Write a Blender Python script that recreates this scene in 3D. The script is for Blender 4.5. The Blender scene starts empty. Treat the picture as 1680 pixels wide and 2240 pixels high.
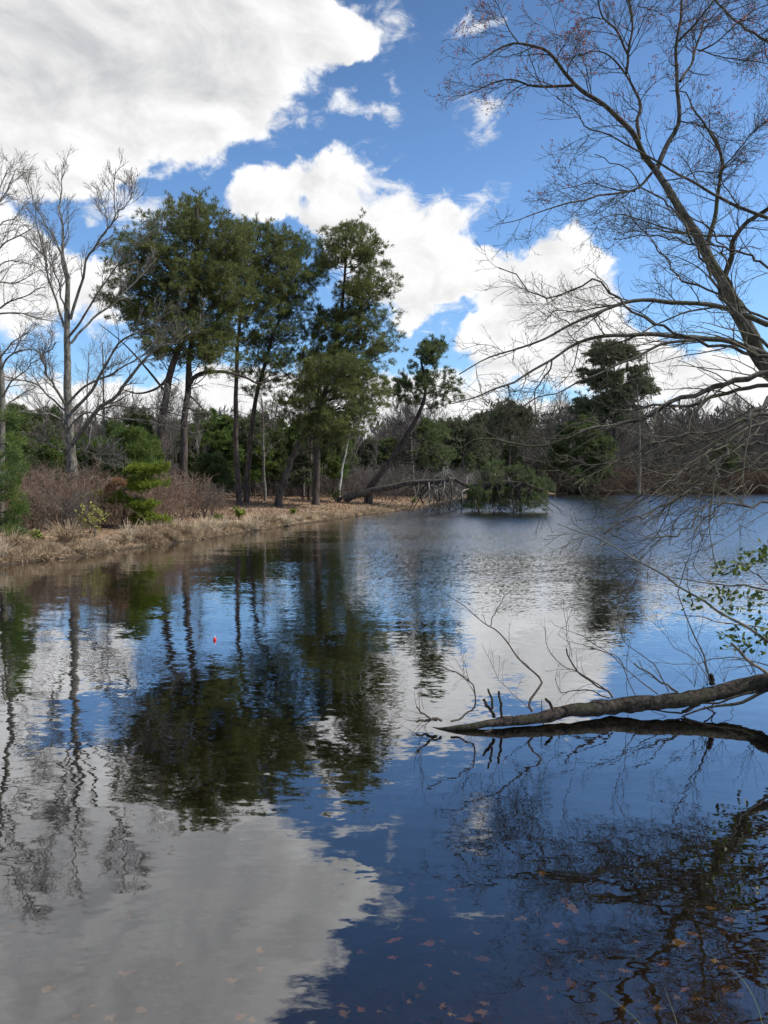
import bpy, math, numpy as np
from mathutils import Vector, Matrix
PI = math.pi
rng = np.random.RandomState(7)
sc = bpy.context.scene
COL = sc.collection

# ------------------------------------------------------------------ camera
CAMH = 2.2
CX, CY, F = 829.5, 1106.0, 1534.6          # principal point and focal length in photograph pixels (1659 x 2212)
PIT = math.atan((CY - 1032.0) / F)
cd = bpy.data.cameras.new('camera'); cam = bpy.data.objects.new('camera', cd); COL.objects.link(cam)
cam.location = (0, 0, CAMH); cam.rotation_euler = (PI/2 - PIT, 0, 0)
cd.sensor_fit = 'VERTICAL'; cd.sensor_height = 24.0; cd.lens = 24.0 * F / 2212.0
cd.clip_end = 3000; cd.clip_start = 0.05
sc.camera = cam

def ray(x, y):
    u = (x - CX) / F; v = (CY - y) / F
    return np.array([u, math.cos(PIT) + v*math.sin(PIT), -math.sin(PIT) + v*math.cos(PIT)])
def W(x, y, D):
    """photograph pixel -> world point at ground distance D"""
    r = ray(x, y); return np.array([0, 0, CAMH]) + r * (D / r[1])
def S(x, y):
    """photograph pixel -> point on the water plane"""
    r = ray(x, y); return (np.array([0, 0, CAMH]) + r * (-CAMH / r[2]))[:2]
def crop(ox, oy, s):
    return lambda pts: [((ox + a/s) / 1.01266, (oy + b/s) / 1.01266) for a, b in pts]
C1 = crop(0, 330, 2.9625); C2 = crop(500, 400, 2.9625); C3 = crop(0, 800, 2.9625); C4 = crop(480, 800, 2.9625)
C5 = crop(960, 0, 2.304); C6 = crop(960, 600, 2.304); C7 = crop(880, 1150, 2.07375); C8 = crop(880, 1450, 3.95)
C9 = crop(1300, 1400, 4.366); C10 = crop(1380, 1120, 5.53); C11 = crop(900, 980, 4.1475); C12 = crop(1300, 300, 4.366)
C13 = crop(1300, 820, 4.366)

# ------------------------------------------------------------------ light
SUN_EL, SUN_AZ = math.radians(50), math.radians(90)      # azimuth clockwise from +Y
EXPOSURE = 0.55
SKY = 0.112
CLOUD = 1/2**0.55
sv = sc.view_settings
sv.view_transform = 'Standard'; sv.look = 'None'; sv.exposure = EXPOSURE; sv.gamma = 1; sv.use_curve_mapping = False
sd = bpy.data.lights.new('sun', 'SUN'); so = bpy.data.objects.new('sun', sd); COL.objects.link(so)
sd.energy = 3.7; sd.angle = math.radians(0.6); sd.color = (1.0, 0.95, 0.87)
sdir = Vector((math.sin(SUN_AZ)*math.cos(SUN_EL), math.cos(SUN_AZ)*math.cos(SUN_EL), math.sin(SUN_EL)))
so.rotation_euler = sdir.to_track_quat('Z', 'Y').to_euler(); so.location = (30, 5, 40)

class NT:
    def __init__(s, nt): s.nt = nt; s.l = nt.links
    def n(s, t, **k):
        o = s.nt.nodes.new(t)
        for a, b in k.items(): setattr(o, a, b)
        return o
    def put(s, sock, v):
        if hasattr(v, 'is_output'): s.l.new(v, sock)
        elif v is not None: sock.default_value = v
    def math(s, op, a, b=None, c=None, clamp=False):
        o = s.n('ShaderNodeMath', operation=op); o.use_clamp = clamp
        s.put(o.inputs[0], a); s.put(o.inputs[1], b); s.put(o.inputs[2], c); return o.outputs[0]
    def vm(s, op, a, b=None, scale=None):
        o = s.n('ShaderNodeVectorMath', operation=op); s.put(o.inputs[0], a)
        if b is not None: s.put(o.inputs[1], b)
        if scale is not None: s.put(o.inputs['Scale'], scale)
        return o.outputs['Value'] if op in ('DOT_PRODUCT', 'LENGTH') else o.outputs[0]
    def noise(s, vec, scale, detail=4, rough=.5, dist=0, out=0, dim='3D'):
        o = s.n('ShaderNodeTexNoise'); o.noise_dimensions = dim
        s.put(o.inputs['Vector'], vec); s.put(o.inputs['Scale'], scale); s.put(o.inputs['Detail'], detail)
        s.put(o.inputs['Roughness'], rough); s.put(o.inputs['Distortion'], dist); return o.outputs[out]
    def mapr(s, v, a, b, c=0., d=1., kind='SMOOTHSTEP'):
        o = s.n('ShaderNodeMapRange', interpolation_type=kind); s.put(o.inputs[0], v)
        for i, q in zip((1, 2, 3, 4), (a, b, c, d)): s.put(o.inputs[i], q)
        return o.outputs[0]
    def mix(s, f, a, b, mode='MIX'):
        o = s.n('ShaderNodeMix', data_type='RGBA', blend_type=mode); s.put(o.inputs[0], f)
        s.put(o.inputs[6], a if hasattr(a, 'is_output') else (*a, 1)); s.put(o.inputs[7], b if hasattr(b, 'is_output') else (*b, 1))
        return o.outputs[2]
    def mapping(s, v, loc=(0,0,0), rot=(0,0,0), scale=(1,1,1), kind='POINT'):
        o = s.n('ShaderNodeMapping', vector_type=kind); s.put(o.inputs[0], v)
        o.inputs[1].default_value = loc; o.inputs[2].default_value = rot; o.inputs[3].default_value = scale
        return o.outputs[0]

# ------------------------------------------------------------------ sky with clouds (all in world direction)
def make_world():
    w = bpy.data.worlds.new('World'); sc.world = w; w.use_nodes = True
    nt = w.node_tree; nt.nodes.clear(); g = NT(nt)
    tc = g.n('ShaderNodeTexCoord').outputs['Generated']
    sky = g.n('ShaderNodeTexSky', sky_type='NISHITA'); sky.sun_disc = False
    sky.sun_elevation = SUN_EL; sky.sun_rotation = SUN_AZ
    sky.air_density = 1.0; sky.dust_density = 0.4; sky.ozone_density = 2.2
    skc = g.mix(1.0, sky.outputs[0], (0.75, 0.95, 1.12), 'MULTIPLY')
    sep = g.n('ShaderNodeSeparateXYZ'); g.l.new(tc, sep.inputs[0])
    x, y, z = sep.outputs
    skc = g.vm('SCALE', skc, scale=g.math('MULTIPLY', g.mapr(z, .30, .72, 1.0, .55), SKY))
    ys = g.math('MAXIMUM', y, 0.12)
    cmb = g.n('ShaderNodeCombineXYZ'); g.l.new(g.math('DIVIDE', x, ys), cmb.inputs[0]); g.l.new(g.math('DIVIDE', z, ys), cmb.inputs[1])
    # domain warp for ragged outlines
    wn = g.noise(tc, 7.0, 5, .55, out=1)
    wv = g.vm('SCALE', g.vm('SUBTRACT', wn, (.5, .5, .5)), scale=0.11)
    wn2 = g.noise(tc, 34.0, 4, .6, out=1)
    wv2 = g.vm('SCALE', g.vm('SUBTRACT', wn2, (.5, .5, .5)), scale=0.04)
    P = g.vm('ADD', g.vm('ADD', cmb.outputs[0], wv), wv2)
    P = g.vm('MULTIPLY', P, (1, 1, 0))
    def field(blobs, start=None):
        acc = start
        for (bx, by, rx, ry, rot, wt) in blobs:
            r = ray(bx, by); u, v = r[0]/r[1], r[2]/r[1]
            k = 1.0 / (F*0.62)
            m = g.mapping(P, (u, v, 0), (0, 0, rot), (rx*k, ry*k, 1), 'TEXTURE')
            gr = g.n('ShaderNodeTexGradient', gradient_type='SPHERICAL'); g.l.new(m, gr.inputs[0])
            acc = g.math('MULTIPLY', gr.outputs[1], wt) if acc is None else g.math('MULTIPLY_ADD', gr.outputs[1], wt, acc)
        return acc
    clouds = [(150,60,430,230,0,1.3),(470,70,230,120,0,1),(690,85,110,55,0,1),(775,75,60,45,0,.9),(430,220,170,95,0,1),
        (200,255,260,90,0,1),(70,330,140,62,0,.9),(180,365,55,50,0,.8),(620,20,80,60,0,.9),(-150,200,300,250,0,1.2),(260,-170,380,170,0,1.2),
        (-300,-100,500,400,0,1.2),(560,290,30,30,0,.3),(270,345,35,30,0,.7),
        (600,415,130,60,.15,1),(735,365,95,42,.25,1),(540,445,55,50,0,.8),(800,425,110,65,0,.75),(880,500,140,75,0,1),(985,465,60,28,.3,.9),
        (830,600,120,80,0,1),(900,640,90,45,0,.9),(1000,560,55,50,0,.9),(1060,620,110,48,0,1),(1160,590,120,60,.2,1),(1235,550,80,60,0,1),
        (1250,640,110,60,0,1),(885,705,38,24,.3,.9),(750,510,90,55,0,.8),(640,485,80,30,-.3,.8),
        (1110,700,95,40,.2,1),(1230,690,140,45,0,1),(1080,775,110,50,0,1),(1220,760,160,55,0,1),(1350,800,200,45,0,1),(1500,830,200,55,0,1),
        (1640,830,120,55,0,1),(1420,740,100,35,0,.7),(0,515,110,55,-.3,1),(110,560,150,50,-.3,1),(195,610,90,45,-.3,1),(30,650,140,75,0,1),(235,690,55,40,0,.8),
        (320,460,55,26,.1,.75),(-40,810,180,55,0,1),(180,865,200,45,0,1),(450,840,190,62,0,1),(700,830,200,55,0,.9),(930,850,150,50,0,1),
        (1000,900,300,45,0,1),(100,920,320,38,0,1),(1500,930,400,45,0,1),(550,930,300,40,0,1),(-450,600,300,120,0,1),(2000,600,250,100,0,1),(2050,200,250,120,0,1)]
    wisps = [(738,235,40,27,-.3,.95),(825,249,46,16,0,.95),(650,268,40,16,.2,.85),(861,192,22,27,.6,.9),(1038,255,28,62,-.5,1.0),(1015,215,40,30,0,.8),(1013,35,60,22,.5,1),(235,405,60,60,.6,.8),(800,60,90,60,.3,.9),(560,290,60,40,0,.7),(820,380,60,60,.3,.7),(1030,440,60,30,.3,.8),(890,420,70,40,0,.7),(330,450,90,40,.1,.9),(960,690,70,40,0,.7)]
    base = g.math('MINIMUM', field(clouds), 1.35)
    # generic clouds for the rest of the sky (sides and behind)
    gen = g.mapr(g.noise(g.mapping(tc, scale=(1,1,2.2)), 2.3, 3, .5), .47, .62)
    side = g.mapr(y, .45, .25)
    base = g.math('ADD', g.math('MULTIPLY', base, g.math('SUBTRACT', 1.0, side)), g.math('MULTIPLY', gen, side))
    st = g.mapping(tc, scale=(1, 1, 1.5))
    nA = g.noise(st, 10.0, 9, .60, .5)
    so_ = (0.022*math.sin(SUN_AZ), 0.0, 0.026)
    nB = g.noise(g.vm('ADD', st, so_), 10.0, 6, .58, .5)
    dens = g.math('MULTIPLY_ADD', g.math('SUBTRACT', nA, .5), 1.9, base)
    dens = g.math('MULTIPLY_ADD', g.math('SUBTRACT', g.noise(st, 42.0, 5, .6, .3), .5), .6, dens)
    alpha = g.mapr(dens, .40, .86)
    wf = field(wisps)
    wd = g.math('MULTIPLY_ADD', g.math('SUBTRACT', g.noise(g.mapping(tc, rot=(0, .5, 0), scale=(1, 1, 2.0)), 26.0, 6, .65, .8), .5), 3.2, g.math('MULTIPLY', wf, 1.25))
    wa = g.math('MULTIPLY', g.math('MULTIPLY', g.mapr(wd, .25, 1.5), g.mapr(wf, .02, .3)), .85)
    alpha = g.math('SUBTRACT', 1.0, g.math('MULTIPLY', g.math('SUBTRACT', 1.0, alpha), g.math('SUBTRACT', 1.0, wa)))
    relief = g.math('SUBTRACT', nA, nB)
    thick = g.mapr(g.math('MULTIPLY_ADD', dens, .3, g.math('MULTIPLY', base, .7)), .55, 1.35)
    greyb = field([(120,120,420,150,0,.95),(330,190,250,70,0,.5),(-100,60,300,250,0,.5),(250,-120,330,160,0,.8),(600,455,130,35,0,.35),(1010,655,150,30,0,.45),
                   (830,640,90,40,0,.25),(1150,635,120,25,0,.4),(1100,740,120,30,0,.4),(1300,770,150,30,0,.3),(60,690,140,40,0,.35),(900,560,90,30,0,.25)])
    greyb = g.math('MAXIMUM', greyb, g.math('MULTIPLY', side, .4))
    big = g.noise(tc, 3.5, 3, .5)
    lum = g.math('MULTIPLY_ADD', relief, .8, 1.03)
    lum = g.math('SUBTRACT', lum, g.math('MULTIPLY', g.math('MULTIPLY', greyb, thick), g.math('MULTIPLY_ADD', big, .48, -.03)))
    lum = g.math('SUBTRACT', lum, g.math('MULTIPLY', thick, .06))
    lum = g.math('MINIMUM', g.math('MAXIMUM', lum, .5), 1.12)
    ccol = g.vm('SCALE', g.mix(g.mapr(lum, .4, .9), (.95, .97, 1.03), (1.0, 1.0, 1.0)), scale=g.math('MULTIPLY', lum, CLOUD))
    col = g.mix(alpha, skc, ccol)
    bg = g.n('ShaderNodeBackground'); g.l.new(col, bg.inputs[0]); bg.inputs[1].default_value = 1.0
    out = g.n('ShaderNodeOutputWorld'); g.l.new(bg.outputs[0], out.inputs[0])
make_world()

# ------------------------------------------------------------------ materials
def mat(name):
    m = bpy.data.materials.new(name); m.use_nodes = True; m.node_tree.nodes.clear(); return m, NT(m.node_tree)
def finish(g, sh):
    o = g.n('ShaderNodeOutputMaterial'); g.l.new(sh, o.inputs[0])
def principled(g, col, rough=.8, normal=None, spec=.3):
    p = g.n('ShaderNodeBsdfPrincipled'); g.put(p.inputs['Base Color'], col if hasattr(col, 'is_output') else (*col, 1))
    g.put(p.inputs['Roughness'], rough); p.inputs['Specular IOR Level'].default_value = spec
    if normal is not None: g.l.new(normal, p.inputs['Normal'])
    return p.outputs[0]
def bump(g, h, dist=.02, strength=1.):
    b = g.n('ShaderNodeBump'); g.l.new(h, b.inputs['Height']); b.inputs['Distance'].default_value = dist; b.inputs['Strength'].default_value = strength
    return b.outputs[0]
def bark(name, c1, c2, c3=None, scale=9, stretch=.22, dist=.03, patch=1.2):
    m, g = mat(name); tc = g.n('ShaderNodeTexCoord').outputs['Object']
    v = g.mapping(tc, scale=(1, 1, stretch))
    n1 = g.noise(v, scale, 6, .65, .4); n2 = g.noise(tc, patch, 3, .6)
    f = g.mapr(n1, .35, .65); col = g.mix(f, c1, c2)
    if c3: col = g.mix(g.mapr(n2, .48, .68), col, c3)
    finish(g, principled(g, col, .9, bump(g, n1, dist), .15)); return m
def foliage(name, c1, c2, c3, trans=.35, scale=.8, rough=.55):
    m, g = mat(name); geo = g.n('ShaderNodeNewGeometry'); tc = g.n('ShaderNodeTexCoord').outputs['Object']
    rnd = geo.outputs['Random Per Island']
    n = g.noise(tc, scale, 3, .6)
    col = g.mix(g.mapr(n, .38, .64), c1, c2); col = g.mix(g.mapr(rnd, .55, 1.0), col, c3)
    p = principled(g, col, rough, None, .25)
    t = g.n('ShaderNodeBsdfTranslucent'); g.l.new(col, t.inputs[0])
    mx = g.n('ShaderNodeMixShader'); mx.inputs[0].default_value = trans; g.l.new(p, mx.inputs[1]); g.l.new(t.outputs[0], mx.inputs[2])
    finish(g, mx.outputs[0]); return m
def plain(name, c1, c2, scale=3, rough=.9):
    m, g = mat(name); geo = g.n('ShaderNodeNewGeometry'); tc = g.n('ShaderNodeTexCoord').outputs['Object']
    n = g.math('ADD', g.math('MULTIPLY', g.noise(tc, scale, 3, .6), .6), g.math('MULTIPLY', geo.outputs['Random Per Island'], .4))
    finish(g, principled(g, g.mix(g.mapr(n, .3, .7), c1, c2), rough, None, .15)); return m

M = {}
M['pine_bark'] = bark('pine_bark', (.030,.024,.021), (.105,.085,.075), (.075,.066,.060), 7, .28, .04)
M['pale_bark'] = bark('pale_bark', (.07,.064,.056), (.24,.225,.20), (.11,.105,.08), 11, .45, .03, 3.5)
M['grey_bark'] = bark('grey_bark', (.075,.068,.06), (.20,.185,.165), (.12,.125,.09), 9, .5, .012, 2)
M['maple_bark'] = bark('maple_bark', (.035,.031,.027), (.12,.11,.095), (.055,.06,.03), 14, .5, .012, 1.5)
M['birch_bark'] = bark('birch_bark', (.30,.29,.27), (.55,.54,.50), (.2,.19,.17), 5, 1.5, .006, 2)
M['log_bark'] = bark('log_bark', (.014,.012,.010), (.075,.062,.053), (.045,.046,.028), 22, .8, .035, 5.0)
M['snag'] = plain('snag_wood', (.15,.14,.12), (.30,.28,.25), 2)
M['fallen_bark'] = bark('fallen_bark', (.035,.03,.027), (.12,.105,.095), None, 8, .6, .03)
M['twig_dark'] = plain('twig_dark', (.045,.038,.033), (.095,.08,.068), 2)
M['twig_olive'] = plain('twig_olive', (.035,.032,.022), (.09,.085,.055), 2)
M['twig_low'] = plain('twig_low', (.045,.041,.031), (.15,.14,.10), .6)
M['twig_pale'] = plain('twig_pale', (.10,.09,.08), (.21,.195,.175), 1.5)
M['twig_grey'] = plain('twig_grey', (.075,.067,.06), (.16,.145,.13), .6)
M['twig_red'] = plain('twig_red', (.13,.085,.063), (.30,.215,.165), .9)
M['twig_rust'] = plain('twig_rust', (.09,.058,.045), (.17,.115,.09), .3)
M['needles'] = foliage('pine_needles', (.115,.142,.045), (.18,.190,.055), (.075,.105,.042), .38)
M['needles_deep'] = foliage('deep_needles', (.095,.13,.05), (.145,.175,.06), (.065,.10,.046), .38)
M['needles_bright'] = foliage('bright_needles', (.17,.22,.028), (.25,.30,.04), (.12,.16,.028), .35)
M['needles_mid'] = foliage('mid_needles', (.09,.14,.035), (.145,.19,.045), (.06,.105,.032), .36)
M['needles_far'] = foliage('far_needles', (.11,.13,.07), (.155,.17,.09), (.085,.105,.065), .4)
M['needles_orange'] = foliage('orange_needles', (.27,.15,.08), (.34,.21,.12), (.20,.11,.06), .35, 3)
M['straw'] = foliage('straw', (.34,.255,.165), (.54,.43,.29), (.20,.14,.09), .25, 1.2, .7)
M['straw_pale'] = foliage('straw_pale', (.46,.375,.265), (.66,.56,.42), (.28,.205,.13), .25, 1.5, .7)
M['grass_green'] = foliage('grass_green', (.14,.19,.035), (.22,.26,.05), (.25,.21,.10), .3, 2)
M['yellow_leaf'] = foliage('yellow_leaf', (.27,.27,.06), (.38,.37,.09), (.20,.20,.05), .4, 3)
M['holly'] = foliage('holly_leaf', (.060,.095,.022), (.11,.15,.03), (.035,.06,.02), .2, 6, .55)
M['buds'] = foliage('red_buds', (.30,.085,.045), (.42,.15,.07), (.22,.07,.05), .35, 3)
M['litter'] = foliage('litter_leaf', (.24,.155,.10), (.34,.235,.155), (.15,.09,.06), .15, 4, .8)
M['haze_twigs'] = plain('haze_twigs', (.085,.073,.066), (.18,.16,.148), .15)

def ground_material():
    m, g = mat('leaf_litter_ground'); tc = g.n('ShaderNodeTexCoord').outputs['Object']
    sep = g.n('ShaderNodeSeparateXYZ'); g.l.new(tc, sep.inputs[0])
    vor = g.n('ShaderNodeTexVoronoi'); vor.inputs['Scale'].default_value = 11; g.l.new(tc, vor.inputs['Vector'])
    n1 = g.noise(tc, .5, 4, .6); n2 = g.noise(tc, 6, 5, .65)
    hs = g.n('ShaderNodeSeparateColor'); g.l.new(vor.outputs['Color'], hs.inputs[0])
    col = g.mix(hs.outputs[0], (.13,.085,.055), (.31,.22,.15))
    col = g.mix(g.mapr(n2, .4, .62), col, (.20,.13,.085))
    col = g.mix(g.math('MULTIPLY', g.mapr(n1, .46, .66), .6), col, (.34,.26,.17))
    n3 = g.noise(tc, .33, 3, .5)
    col = g.mix(g.math('MULTIPLY', g.mapr(n3, .60, .70), .5), col, (.11,.12,.04))
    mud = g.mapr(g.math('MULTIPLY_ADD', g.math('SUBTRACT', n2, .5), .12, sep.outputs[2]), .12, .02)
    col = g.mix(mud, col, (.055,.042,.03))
    deep = g.mapr(sep.outputs[2], -.02, -.35)  # light lost with water depth is put into the bed colour as near-black
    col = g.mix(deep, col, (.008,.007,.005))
    h = g.math('ADD', vor.outputs['Distance'], n2)
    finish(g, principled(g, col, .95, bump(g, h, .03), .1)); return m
M['ground'] = ground_material()

def water_material():
    m, g = mat('pond_water'); tc = g.n('ShaderNodeNewGeometry').outputs['Position']
    sep = g.n('ShaderNodeSeparateXYZ'); g.l.new(tc, sep.inputs[0])
    def sl(scale, sx, sy, detail, k, off):
        v = g.mapping(tc, loc=(off, off*.7, 0), rot=(0, 0, .12), scale=(sx, sy, 1))
        c = g.noise(v, scale, detail, .5, .0, out=1)
        return g.vm('SCALE', g.vm('SUBTRACT', c, (.5, .5, .5)), scale=k)
    # wind: calm near the near bank, ruffled far out on the right
    patch = g.noise(g.mapping(tc, rot=(0,0,.1), scale=(.07, .30, 1)), 1.0, 3, .5)
    yy = g.math('MULTIPLY_ADD', g.math('SUBTRACT', patch, .5), 14.0, sep.outputs[1])
    xx = g.math('MULTIPLY_ADD', g.math('SUBTRACT', patch, .5), 6.0, sep.outputs[0])
    far = g.mapr(yy, 8.0, 30.0)
    open_ = g.mapr(xx, -3.5, 3.0, .05, 1.0)
    ruff = g.math('MULTIPLY', far, open_)
    mid = g.mapr(yy, 3.5, 10.0)
    kbig = .10
    a = sl(1.1, .6, 1.5, 1, .035, 0)
    b = sl(7.5, .55, 1.5, 2, 1.0, 11)
    c = sl(25, .6, 1.4, 2, 1.0, 23)
    b = g.vm('SCALE', b, scale=g.math('MULTIPLY_ADD', ruff, .13, g.math('MULTIPLY_ADD', mid, .010, .032)))
    c = g.vm('SCALE', c, scale=g.math('MULTIPLY_ADD', ruff, 1.1, g.math('MULTIPLY_ADD', mid, .034, .014)))
    s = g.vm('ADD', g.vm('ADD', a, b), c)
    s = g.vm('MULTIPLY', s, (.75, 1.25, 0))
    # facets leaning away past the grazing angle are hidden behind their own crests: fold them back
    inc = g.n('ShaderNodeNewGeometry').outputs['Incoming']
    h = g.vm('NORMALIZE', g.vm('MULTIPLY', inc, (1, 1, 0)))
    k = g.math('MULTIPLY', g.math('ABSOLUTE', g.vm('DOT_PRODUCT', inc, (0, 0, 1))), .5)
    cc = g.vm('DOT_PRODUCT', s, h)
    c2 = g.math('SUBTRACT', g.math('ABSOLUTE', g.math('ADD', cc, k)), k)
    s = g.vm('ADD', s, g.vm('SCALE', h, scale=g.math('SUBTRACT', c2, cc)))
    nrm = g.vm('NORMALIZE', g.vm('ADD', s, (0, 0, 1)))
    cs = g.math('ABSOLUTE', g.vm('DOT_PRODUCT', nrm, inc))
    fs = g.math('MULTIPLY_ADD', g.math('POWER', g.math('SUBTRACT', 1.0, cs, clamp=True), 5.0), .98, .02)
    fac = g.math('MULTIPLY_ADD', g.math('POWER', fs, .45), 1.03, .0, clamp=True)
    gl = g.n('ShaderNodeBsdfGlossy'); g.l.new(g.math('MULTIPLY_ADD', ruff, .10, .012), gl.inputs['Roughness']); gl.inputs['Color'].default_value = (.97,.98,1,1)
    g.l.new(nrm, gl.inputs['Normal'])
    tr = g.n('ShaderNodeBsdfTransparent'); tr.inputs['Color'].default_value = (.52,.42,.27,1)
    mx = g.n('ShaderNodeMixShader'); g.l.new(fac, mx.inputs[0]); g.l.new(tr.outputs[0], mx.inputs[1]); g.l.new(gl.outputs[0], mx.inputs[2])
    finish(g, mx.outputs[0]); return m
M['water'] = water_material()

def simple(name, col, rough=.4):
    m, g = mat(name); tc = g.n('ShaderNodeTexCoord').outputs['Object']; n = g.noise(tc, 40, 3, .5)
    finish(g, principled(g, g.mix(g.mapr(n, .3, .7), tuple(c*.85 for c in col), col), rough)); return m
M['bobber_red'] = simple('bobber_red', (.75,.03,.03)); M['bobber_white'] = simple('bobber_white', (.8,.8,.76))

# ------------------------------------------------------------------ mesh helpers
def norm(v): return v / np.maximum(np.linalg.norm(v, axis=-1, keepdims=True), 1e-9)
class Acc:
    def __init__(s): s.v = []; s.q = []; s.t = []; s.n = 0
    def add(s, v, q=None, t=None):
        if q is not None: s.q.append(np.asarray(q) + s.n)
        if t is not None: s.t.append(np.asarray(t) + s.n)
        s.v.append(np.asarray(v, float)); s.n += len(v)
    def tubes(s, P, R, n=6, rough=0.0, cap=True):
        P = np.asarray(P, float); R = np.asarray(R, float)
        if P.ndim == 2: P = P[None]; R = R[None]
        N, K, _ = P.shape
        if N == 0: return
        T = np.gradient(P, axis=1); T = norm(T)
        mean = norm(P[:, -1] - P[:, 0]); rr = rng.normal(size=(N, 3)); ref = norm(np.cross(mean, rr))[:, None, :]
        B = norm(np.cross(T, ref)); A = np.cross(B, T)
        th = np.arange(n) * 2*PI/n
        rad = R[:, :, None] * np.ones(n)
        if rough: rad = rad * (1 + rough * rng.normal(size=rad.shape))
        V = P[:, :, None, :] + rad[..., None] * (A[:, :, None, :]*np.cos(th)[:, None] + B[:, :, None, :]*np.sin(th)[:, None])
        idx = np.arange(N*K*n).reshape(N, K, n)
        a = idx[:, :-1, :]; b = np.roll(a, -1, 2); d = idx[:, 1:, :]; c = np.roll(d, -1, 2)
        Q = np.stack([a, b, c, d], -1).reshape(-1, 4)
        tt = None
        V = V.reshape(-1, 3)
        if cap and n > 3:
            e = P[:, -1] + T[:, -1]*R[:, -1][:, None]*.3; ei = N*K*n + np.arange(N)
            last = idx[:, -1, :]; tt = np.stack([last, np.roll(last, -1, 1), np.repeat(ei[:, None], n, 1)], -1).reshape(-1, 3)
            V = np.concatenate([V, e])
        s.add(V, Q, tt)
    def blades(s, pos, dirs, L, w, spread=1.0, nb=10, seg=False):
        """star shaped bunches of thin tapering blades"""
        m = len(pos)
        if m == 0: return
        p = np.repeat(pos, nb, 0); d = np.repeat(dirs, nb, 0)
        k = len(p); L = np.repeat(np.broadcast_to(L, (m,)), nb) * rng.uniform(.75, 1.15, k)
        d = norm(d + spread * rng.normal(size=(k, 3)) * .6)
        sd = norm(np.cross(d, rng.normal(size=(k, 3)))) * (np.broadcast_to(w, (m,)).repeat(nb) * .5)[:, None]
        p = p + rng.normal(size=(k, 3)) * (L*.12)[:, None]
        mid = p + d * (L*.45)[:, None]
        V = np.stack([p, mid + sd, p + d*L[:, None], mid - sd], 1).reshape(-1, 3)
        i = np.arange(k)[:, None]*4
        s.add(V, i + np.array([0, 1, 2, 3]))
    def build(s, name, m, parent=None, origin=(0, 0, 0), smooth=True):
        V = np.concatenate(s.v) - np.asarray(origin) if s.v else np.zeros((0, 3))
        q = np.concatenate(s.q) if s.q else np.zeros((0, 4), int); t = np.concatenate(s.t) if s.t else np.zeros((0, 3), int)
        me = bpy.data.meshes.new(name); me.vertices.add(len(V)); me.vertices.foreach_set('co', V.astype(np.float32).ravel())
        loops = np.concatenate([q.ravel(), t.ravel()]).astype(np.int32)
        st = np.concatenate([np.arange(len(q))*4, len(q)*4 + np.arange(len(t))*3]).astype(np.int32)
        me.loops.add(len(loops)); me.loops.foreach_set('vertex_index', loops)
        me.polygons.add(len(st)); me.polygons.foreach_set('loop_start', st)
        me.polygons.foreach_set('use_smooth', np.full(len(st), smooth, dtype=bool))
        me.update(calc_edges=True)
        me.materials.append(m)
        o = bpy.data.objects.new(name, me); COL.objects.link(o)
        if parent is not None: o.parent = parent
        else: o.location = tuple(origin)
        return o

def tag(o, label=None, cat=None, group=None, kind=None):
    if label: o['label'] = label
    if cat: o['category'] = cat
    if group: o['group'] = group
    if kind: o['kind'] = kind
    return o
def thing(name, label, cat, loc, group=None):
    o = bpy.data.objects.new(name, None); COL.objects.link(o); o.location = tuple(loc); o.empty_display_size = .3
    return tag(o, label, cat, group)
def dup(root, loc, rz=0, sc_=(1, 1, 1), label=None, tilt=(0, 0)):
    r = root.copy(); COL.objects.link(r); r.location = tuple(loc); r.rotation_euler = (tilt[0], tilt[1], rz); r.scale = sc_
    if label: r['label'] = label
    for ch in list(root.children):
        c = ch.copy(); COL.objects.link(c); c.parent = r
    return r

def smooth_curve(pts, K):
    """Catmull-Rom through pts, K samples by arc length"""
    p = np.asarray(pts, float); n = len(p)
    e = np.concatenate([[2*p[0]-p[1]], p, [2*p[-1]-p[-2]]]); out = []
    for i in range(n-1):
        a, b, c, d = e[i:i+4]
        for t in np.linspace(0, 1, 8, endpoint=False):
            out.append(.5*((2*b)+(-a+c)*t+(2*a-5*b+4*c-d)*t*t+(-a+3*b-3*c+d)*t**3))
    out.append(p[-1]); out = np.array(out)
    s = np.concatenate([[0], np.cumsum(np.linalg.norm(np.diff(out, axis=0), axis=1))])
    u = np.linspace(0, s[-1], K); return np.stack([np.interp(u, s, out[:, k]) for k in range(p.shape[1])], 1)
def limb(px, D0, D1, r0, r1, K=20, bow=0.0, wig=0.0, power=1.0):
    px = np.asarray(px, float); n = len(px)
    cum = np.concatenate([[0], np.cumsum(np.linalg.norm(np.diff(px, axis=0), axis=1))]); u = cum/cum[-1]
    D = D0 + (D1-D0)*u + bow*np.sin(PI*u)
    P = smooth_curve([W(a, b, d) for (a, b), d in zip(px, D)], K)
    t = np.linspace(0, 1, K)
    if wig: P = P + wig*np.stack([np.interp(t, np.linspace(0, 1, max(4, K//2)), rng.normal(size=max(4, K//2))) for _ in range(3)], 1)*np.minimum(1, 4*t)[:, None]
    R = r0 + (r1-r0)*t**power
    return P, R
def stack(limbs, K=14):
    Ps, Rs = [], []
    for P, R in limbs:
        t = np.linspace(0, 1, len(P)); u = np.linspace(0, 1, K)
        Ps.append(np.stack([np.interp(u, t, P[:, k]) for k in range(3)], 1)); Rs.append(np.interp(u, t, R))
    return np.array(Ps), np.array(Rs)
def at(P, t):
    """sample (N,K,3) or (N,K) at t (N,n)"""
    K = P.shape[1]; f = np.clip(t, 0, .9999)*(K-1); i = f.astype(int); w = f - i; ar = np.arange(P.shape[0])[:, None]
    if P.ndim == 3: w = w[..., None]
    return P[ar, i]*(1-w) + P[ar, i+1]*w
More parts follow.
